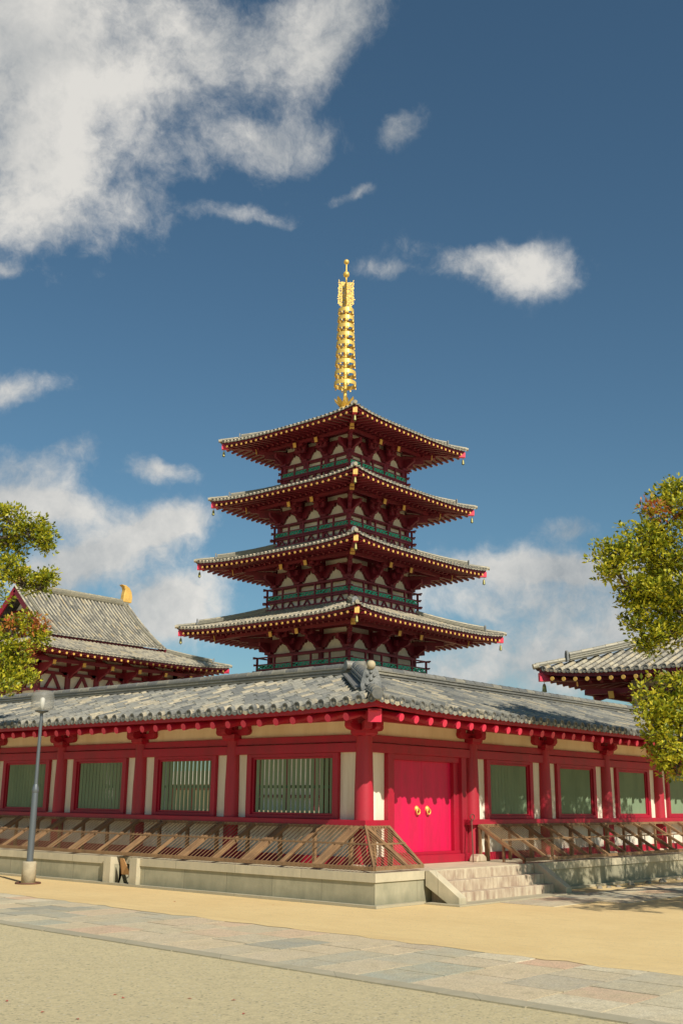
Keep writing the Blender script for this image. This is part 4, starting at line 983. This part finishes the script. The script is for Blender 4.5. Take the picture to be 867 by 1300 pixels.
for side in range(4):
    N=Vector(((-1,0,0),(0,-1,0),(1,0,0),(0,1,0))[side]); A=Vector((-N.y,N.x,0)); D,H=((12.2,3.2) if side%2==0 else (3.2,12.2)); nb=2 if side%2==0 else 5
    def q(u,o,z): v=N*o+A*u; return Vector((v.x,v.y,z))
    for z in (4.6,5.6,6.3): m.beam(q(-H,D,z),q(H,D,z),.22,.2)
    m.beam(q(-H-1.2,D+1.2,6.28),q(H+1.2,D+1.2,6.28),.2,.2)
    for i in range(nb):
        u=-H+2*H*i/nb
        if side==0 and i==0: k_=MB(); k_.cyl((0,0,0),(0,0,5.7),.24,.22,12); gc0=k_.build('column','pred',gt); gc0.location=q(u,D,0)
        else: inst(gc0,gt,q(u,D,0))
    for i in range(nb+1):
        u=-H+2*H*i/nb; m.beam(q(u,D,6.5),q(u,D+1.45,6.12),.18,.22); m.beam(q(u,D+1.45,6.12),q(u,D+1.49,6.11),.22,.28,1)
m.build('timber_frame',['pred','goldcap'],gt)
# ================================================================== FAR CORRIDOR seen only through the window bars
fc=empty('far_corridor','low red and white corridor across the courtyard, glimpsed through the window bars','building',(70,30,0))
m=MB(); m.box((0,-28,0),(.3,70,3.6)); m.build('plaster_wall','plaster',fc)
m=MB()
for i in range(28): y_=-27+i*3.5; m.box((-.25,y_,0),(.0,y_+.35,3.6))
m.box((-.2,-28,3.0),(0,70,3.3)); m.build('timber_frame','red',fc)
m=MB(); m.prism([(-3,-28,3.6),(4,-28,3.6),(.5,-28,5.2)],(0,98,0)); m.build('tiled_roof','ptile',fc)
# ================================================================== TREES
def limb(mb,p,q,r0,r1,bend=.12,n=6,rnd=R):
    p=Vector(p);q=Vector(q);L=(q-p).length; o=Vector((rnd.uniform(-1,1),rnd.uniform(-1,1),rnd.uniform(-.6,.8)))*L*bend
    pts=[p.lerp(q,i/n)+o*math.sin(PI*i/n)+Vector((rnd.uniform(-1,1),rnd.uniform(-1,1),rnd.uniform(-1,1)))*L*.018*(0<i<n) for i in range(n+1)]
    prev=None; k=7
    for i,c in enumerate(pts):
        d=(pts[min(i+1,n)]-pts[max(i-1,0)]).normalized(); a=Vector((0,0,1)) if abs(d.z)<.9 else Vector((1,0,0)); x=d.cross(a).normalized(); y=d.cross(x)
        r=r0+(r1-r0)*i/n; ring=[c+(x*math.cos(2*PI*j/k)+y*math.sin(2*PI*j/k))*r for j in range(k)]
        if prev: mb.add(prev+ring,[(j,(j+1)%k,k+(j+1)%k,k+j) for j in range(k)],0,(0,0),True)
        prev=ring
    return pts
LC=[0]
def leaves(mb,c,rad,n,size,rnd,flat=.75,mi=0):
    for _ in range(n):
        while True:
            v=Vector((rnd.uniform(-1,1),rnd.uniform(-1,1),rnd.uniform(-1,1)))
            if v.length<1: break
        l=v.length; v=v*(.35+.65*l) if l>0 else v
        p=c+Vector((v.x*rad,v.y*rad,v.z*rad*flat))
        d=(v+Vector((rnd.uniform(-1,1),rnd.uniform(-1,1),rnd.uniform(-.5,1.1)))*.9); 
        if d.length<.01: continue
        d.normalize(); nrm=Vector((rnd.uniform(-1,1),rnd.uniform(-1,1),rnd.uniform(.2,1.6))); s_=d.cross(nrm)
        if s_.length<.01: continue
        s_.normalize(); u_=s_.cross(d); L=size*rnd.uniform(.55,1.4); w=L*.26; LC[0]+=1
        mb.add([p,p+d*L*.5+s_*w+u_*L*.05,p+d*L,p+d*L*.5-s_*w+u_*L*.05],[(0,1,2,3)],mi,(LC[0]%997+.5,LC[0]//997+.5))
def tree(name,label,base,topz,clumps,seed,lsize,trad,orange=()):
    rnd=random.Random(seed); T=empty(name,label,'tree',base); b=Vector(base); tr=MB(); cr=MB(); orr=MB()
    top=b+Vector((rnd.uniform(-.3,.3),rnd.uniform(-.3,.3),topz)); stem=limb(tr,b-b,top-b,trad,trad*.45,.04,8,rnd)
    nodes=[]
    for (c,r,n) in clumps:
        c=Vector(c)-b
        # attach to the stem a bit below the clump
        cand=min(stem[2:],key=lambda s:(s-c).length+max(0,s.z-c.z+.6)*2)
        best=cand; 
        for nn in nodes:
            if (nn-c).length<(best-c).length*.62 and nn.z<c.z+.5: best=nn
        pts=limb(tr,best,c-Vector((0,0,r*.35)),.035+.02*(c-best).length,.018,.13,6,rnd); nodes.extend(pts[3:])
        for _ in range(n):
            v=Vector((rnd.gauss(0,1),rnd.gauss(0,1),rnd.gauss(0,1))).normalized()*r*rnd.uniform(.45,1.0); v.z*=.8
            tw=c+v; limb(tr,c-Vector((0,0,r*.35)),tw,.014,.006,.15,3,rnd)
            sr=rnd.uniform(.13,.30); isor=any((b+tw-Vector(o_)).length<ro for o_,ro in orange) and rnd.random()<.5
            leaves(orr if isor else cr,tw,sr,int(78*(sr/.27)**2*(.10/lsize)**2),lsize,rnd,.7)
    tr.build('trunk','bark',T)
    cr.build('crown','leaf',T)
    if orr.v: tag(orr.build('young_leaves','leafo',T),'orange-red young leaves at the branch tips')
    return T
# right-hand tree, crown between the camera and the right wing
cl=[]
for (px,py,d_,r,n) in [(852,622,25.5,.5,14),(868,650,25.5,.7,20),(835,662,25,.55,20),(812,690,24.6,.6,24),(783,703,24.3,.45,18),(776,722,24.2,.33,9),(845,700,25.2,.75,30),(880,700,25.6,.8,20),(800,745,24.5,.38,12),(822,752,24.7,.55,22),(855,755,25,.75,30),
 (812,785,24.6,.42,14),(840,800,24.8,.6,24),(876,790,25,.62,20),(822,815,24.6,.30,8),(830,720,25.9,.6,18),(848,740,26.2,.6,16),
 (820,882,23.5,.36,10),(850,875,23.8,.5,20),(835,915,23.6,.55,22),(865,905,24,.65,24),(845,945,23.6,.5,18),(868,955,24,.6,20),(858,975,23.8,.3,7),(885,930,24.5,.7,18),(892,896,24.8,.6,14),(895,770,26,.9,20)]:
    cl.append((tuple(at(px,py,d_)),r,n))
for (x,y,z,r,n) in [(4.8,-6.2,8.6,1.0,26),(6.0,-7.2,8.0,1.1,26),(5.6,-6.0,6.6,1.1,26),(3.6,-7.2,7.4,1.0,24),(7.0,-6.5,7.0,1.0,24),(6.5,-8.4,6.4,1.1,22),(4.6,-8.6,6.6,1.1,22),(3.0,-8.4,5.4,1.0,20),(5.2,-7.6,9.4,1.0,20),(7.6,-8.0,5.2,1.0,20),(4.6,-6.2,4.6,.8,16),(6.6,-6.8,4.4,.9,16),(2.6,-9.4,4.6,.9,16),(8.4,-7.0,6.0,1.0,20),(9.2,-7.8,7.2,1.0,20),(5.0,-9.8,4.8,.9,16),(6.2,-5.2,6.0,.9,18),(7.4,-5.2,6.3,.9,20),(8.6,-5.6,6.4,1.0,20),(7.2,-5.6,5.0,.9,18),(9.8,-5.6,6.4,1.0,20),(8.4,-5.6,4.8,.9,16),(8.0,-7.8,6.4,1.2,24),(9.6,-7.2,5.4,1.2,24),(8.8,-9.2,5.0,1.1,22),(10.8,-8.4,6.2,1.2,22),(9.2,-8.2,6.8,1.1,20),(11.8,-7.6,5.2,1.1,20),(7.2,-7.4,4.0,1.0,20),(1.6,-10.4,4.4,.8,10),(2.6,-11.0,5.0,.9,12),(3.6,-10.6,5.6,.9,12),(.9,-11.4,5.2,.8,9),(1.2,-9.4,4.3,.8,16),(-.2,-10.2,4.8,.8,14),(.6,-9.8,5.4,.7,14),(2.4,-9.0,3.6,.7,12),(3.4,-9.4,3.8,.7,12)]:
    cl.append(((x,y,z),r,n))
o1=tuple(at(838,648,25)); 
tree('camphor_tree','leafy yellow-green tree at the right edge with orange tips, in front of the right wing',(5.4,-7.4,0),7.0,cl,11,.105,.26,orange=((o1,.42),(tuple(at(862,668,25.3)),.25)))
cl=[]
for (px,py,d_,r,n) in [(12,655,30,.45,16),(42,668,30,.5,20),(60,690,30,.38,14),(22,690,30.4,.5,16),(8,720,30,.45,14),(52,742,29.6,.4,14),(28,738,29.8,.4,14),(62,735,29.6,.24,6),(-10,690,30.5,.7,18),
 (12,800,29,.38,10),(34,788,29,.26,6),(46,800,29,.28,8),(25,825,28.8,.42,14),(5,840,28.6,.5,18),(28,852,28.6,.38,14),(8,868,28.4,.38,12),(-15,830,29,.7,18),(-20,750,29.5,.8,18),(52,812,29,.2,5)]:
    cl.append((tuple(at(px,py,d_)),r,n))
lb=at(-95,1000,29.5)
for (dx,dy,z,r,n) in [(-.8,1.0,6.4,1.0,20),(.3,1.8,7.2,1.0,20),(-1.4,-.5,7.4,1.0,20),(-.6,.6,8.2,1.0,20),(-1.8,1.2,5.4,.9,16)]: cl.append(((lb.x+dx,lb.y+dy,z),r,n))
tree('camphor_tree','leafy yellow-green tree reaching in at the left edge, in front of the main hall',(lb.x,lb.y,0),5.8,cl,23,.105,.22,orange=((tuple(at(50,790,29)),.3),(tuple(at(15,795,29)),.25),(tuple(at(35,825,28.8)),.22)))
# ================================================================== SKY, SUN, CAMERA
w=bpy.data.worlds.new('World'); scn.world=w; w.use_nodes=True; nt=w.node_tree; n=nt.nodes; L=nt.links; n.clear()
out=n.new('ShaderNodeOutputWorld'); bg=n.new('ShaderNodeBackground'); L.new(bg.outputs[0],out.inputs[0]); bg.inputs[1].default_value=.085
sky=n.new('ShaderNodeTexSky'); sky.sky_type='NISHITA'; sky.sun_disc=False
sky.sun_elevation=math.asin(SUN.z); sky.sun_rotation=math.atan2(SUN.x,SUN.y)%(2*PI); sky.air_density=1.0; sky.dust_density=.6; sky.ozone_density=1.6
tc=n.new('ShaderNodeTexCoord'); D=tc.outputs['Generated']
def mth(op,a,b=None,c=None,clamp=False):
    x=n.new('ShaderNodeMath'); x.operation=op; x.use_clamp=clamp
    for i,v in enumerate((a,b,c)):
        if v is None: continue
        if hasattr(v,'is_linked'): L.new(v,x.inputs[i])
        else: x.inputs[i].default_value=v
    return x.outputs[0]
def noise(vec,sc,det,rough,off=(0,0,0),dist=0):
    mp=n.new('ShaderNodeMapping'); mp.inputs[1].default_value=off; L.new(vec,mp.inputs[0])
    x=n.new('ShaderNodeTexNoise'); x.inputs['Scale'].default_value=sc; x.inputs['Detail'].default_value=det; x.inputs['Roughness'].default_value=rough; x.inputs['Distortion'].default_value=dist; L.new(mp.outputs[0],x.inputs['Vector']); return x
wr=noise(D,7,5,.6); vm=n.new('ShaderNodeVectorMath'); vm.operation='MULTIPLY_ADD'; vm.inputs[1].default_value=(.055,.055,.055)
sb=n.new('ShaderNodeVectorMath'); sb.operation='SUBTRACT'; sb.inputs[1].default_value=(.5,.5,.5); L.new(wr.outputs['Color'],sb.inputs[0]); L.new(sb.outputs[0],vm.inputs[0]); L.new(D,vm.inputs[2])
Dw=vm.outputs[0]
def dot(vec,v):
    x=n.new('ShaderNodeVectorMath'); x.operation='DOT_PRODUCT'; L.new(vec,x.inputs[0]); x.inputs[1].default_value=tuple(v); return x.outputs['Value']
# cloud banks: (pixel-direction centre, half sizes in degrees, tilt, density)
CL=[((40,60),7.5,6.0,-10,1.5),((190,20),5.5,2.2,5,1.1),((60,200),6.0,3.8,0,1.35),((15,260),4.2,2.0,0,1.1),((265,60),3.4,1.5,15,.85),((150,255),2.6,1.3,-20,.85),((430,25),3.6,1.7,-15,.95),((400,75),1.3,1.0,-50,.8),((325,185),3.2,1.0,-5,1.05),((505,172),1.5,.8,-40,.82),((600,325),3.6,.9,12,.72),((670,348),2.3,1.2,5,1.0),((490,335),2.4,.4,8,.58),
    ((190,680),3.4,1.1,-20,1.7),((110,715),4.2,1.3,-18,1.6),((40,640),4.4,1.3,8,1.4),((20,600),3.4,1.2,0,1.0),((95,575),1.7,.8,-20,.85),((200,595),1.7,.8,0,.98),((20,500),2.4,1.0,-20,1.0),((215,775),2.4,1.7,0,1.7),((270,740),1.8,.9,0,.8),((5,355),1.2,.5,0,.9),
    ((730,725),7.0,1.1,3,1.5),((640,765),6.0,1.0,4,1.0),((690,830),8.0,1.9,0,1.2),((800,800),5,2.6,0,1.1),((720,668),1.7,.7,0,.95),((580,845),5.5,1.0,0,.9),((450,238),1.5,.4,-20,.72),((330,275),1.9,.4,0,.6),((270,265),1.6,.4,0,.65)]
acc=None
for (p_,a_,b_,tilt,dens) in CL:
    c=ray(*p_); e1=c.cross(Vector((0,0,1))).normalized(); e2=e1.cross(c).normalized(); tr_=math.radians(-tilt); f1=e1*math.cos(tr_)+e2*math.sin(tr_); f2=e2*math.cos(tr_)-e1*math.sin(tr_)
    u=mth('MULTIPLY',dot(Dw,f1),1/math.tan(math.radians(a_))*1.0); v=mth('MULTIPLY',dot(Dw,f2),1/math.tan(math.radians(b_)))
    r2=mth('ADD',mth('MULTIPLY',u,u),mth('MULTIPLY',v,v))
    g=mth('MULTIPLY',mth('POWER',2.718,mth('MULTIPLY',r2,-.8)),dens)
    g=mth('MULTIPLY',g,mth('GREATER_THAN',dot(D,c),0.))
    acc=g if acc is None else mth('MAXIMUM',acc,g) if False else mth('SUBTRACT',mth('ADD',acc,g),mth('MULTIPLY',mth('MINIMUM',acc,1),mth('MINIMUM',g,1)))
nA=noise(Dw,8,14,.66,(3,1,2)); nB=noise(D,3.2,5,.5,(7,2,1)); nC=noise(Dw,30,10,.7,(1,5,2))
dn=mth('ADD',acc,mth('MULTIPLY',mth('SUBTRACT',nA.outputs[0],.52),2.2)); dn=mth('ADD',dn,mth('MULTIPLY',mth('SUBTRACT',nC.outputs[0],.5),.8))
mr=n.new('ShaderNodeMapRange'); mr.interpolation_type='SMOOTHSTEP'; mr.inputs[1].default_value=.32; mr.inputs[2].default_value=1.22; L.new(dn,mr.inputs[0])
alpha=mth('MULTIPLY',mr.outputs[0],mth('MINIMUM',mth('MULTIPLY',acc,2.5),1),clamp=True); alpha=mth('MULTIPLY',alpha,.93)
# cloud tone: thick parts greyer, ragged light edges
tone=mth('ADD',mth('MULTIPLY',nA.outputs[0],.5),mth('MULTIPLY',nB.outputs[0],.6))
cr_=n.new('ShaderNodeValToRGB'); e=cr_.color_ramp.elements; e[0].position=.42; e[0].color=(3.6,4.0,4.3,1); e[1].position=.62; e[1].color=(9.2,8.9,8.3,1); L.new(tone,cr_.inputs[0])
# sky tint toward the photograph's teal
tint=n.new('ShaderNodeMix'); tint.data_type='RGBA'; tint.blend_type='MULTIPLY'; tint.inputs[0].default_value=1; L.new(sky.outputs[0],tint.inputs[6]); tint.inputs[7].default_value=(.66,.89,.90,1)
mx=n.new('ShaderNodeMix'); mx.data_type='RGBA'; L.new(alpha,mx.inputs[0]); L.new(tint.outputs[2],mx.inputs[6]); L.new(cr_.outputs[0],mx.inputs[7]); L.new(mx.outputs[2],bg.inputs[0])
w.cycles.sampling_method='MANUAL'; w.cycles.sample_map_resolution=512
sl=bpy.data.lights.new('sun','SUN'); sl.energy=5.0; sl.angle=math.radians(.55); sl.color=(1,.93,.82)
so=bpy.data.objects.new('sun',sl); COL.objects.link(so); so.rotation_euler=SUN.to_track_quat('Z','Y').to_euler(); so.location=(0,-40,60)
cd=bpy.data.cameras.new('camera'); co=bpy.data.objects.new('camera',cd); COL.objects.link(co); scn.camera=co
cd.sensor_fit='VERTICAL'; cd.sensor_height=36; cd.lens=FOC/1300*36; cd.clip_end=3000; cd.clip_start=.1
from mathutils import Matrix
cr2,sr2=math.cos(ROLL),math.sin(ROLL)
# image u = u' cos - v' sin with v down : rotate the frame about the view axis
X=RT*cr2+(-UP)*(-sr2)*1.0; X=(RT*cr2+UP*sr2); Yv=(UP*cr2-RT*sr2)
def basis(): 
    # direction for pixel (1,0) and (0,-1) offsets from ray()
    c=ray(433.5,650); a=(RT*cr2+UP*sr2); b=(UP*cr2-RT*sr2); return a,b
a=(RT*math.cos(ROLL)+UP*math.sin(ROLL)); b=(UP*math.cos(ROLL)-RT*math.sin(ROLL))
co.matrix_world=Matrix(((a.x,b.x,-FW.x,CAM.x),(a.y,b.y,-FW.y,CAM.y),(a.z,b.z,-FW.z,CAM.z),(0,0,0,1)))
cd.shift_x=0; cd.shift_y=0
scn.view_settings.view_transform='Standard'; scn.view_settings.look='None'; scn.view_settings.gamma=1; scn.view_settings.exposure=0
scn.cycles.max_bounces=6
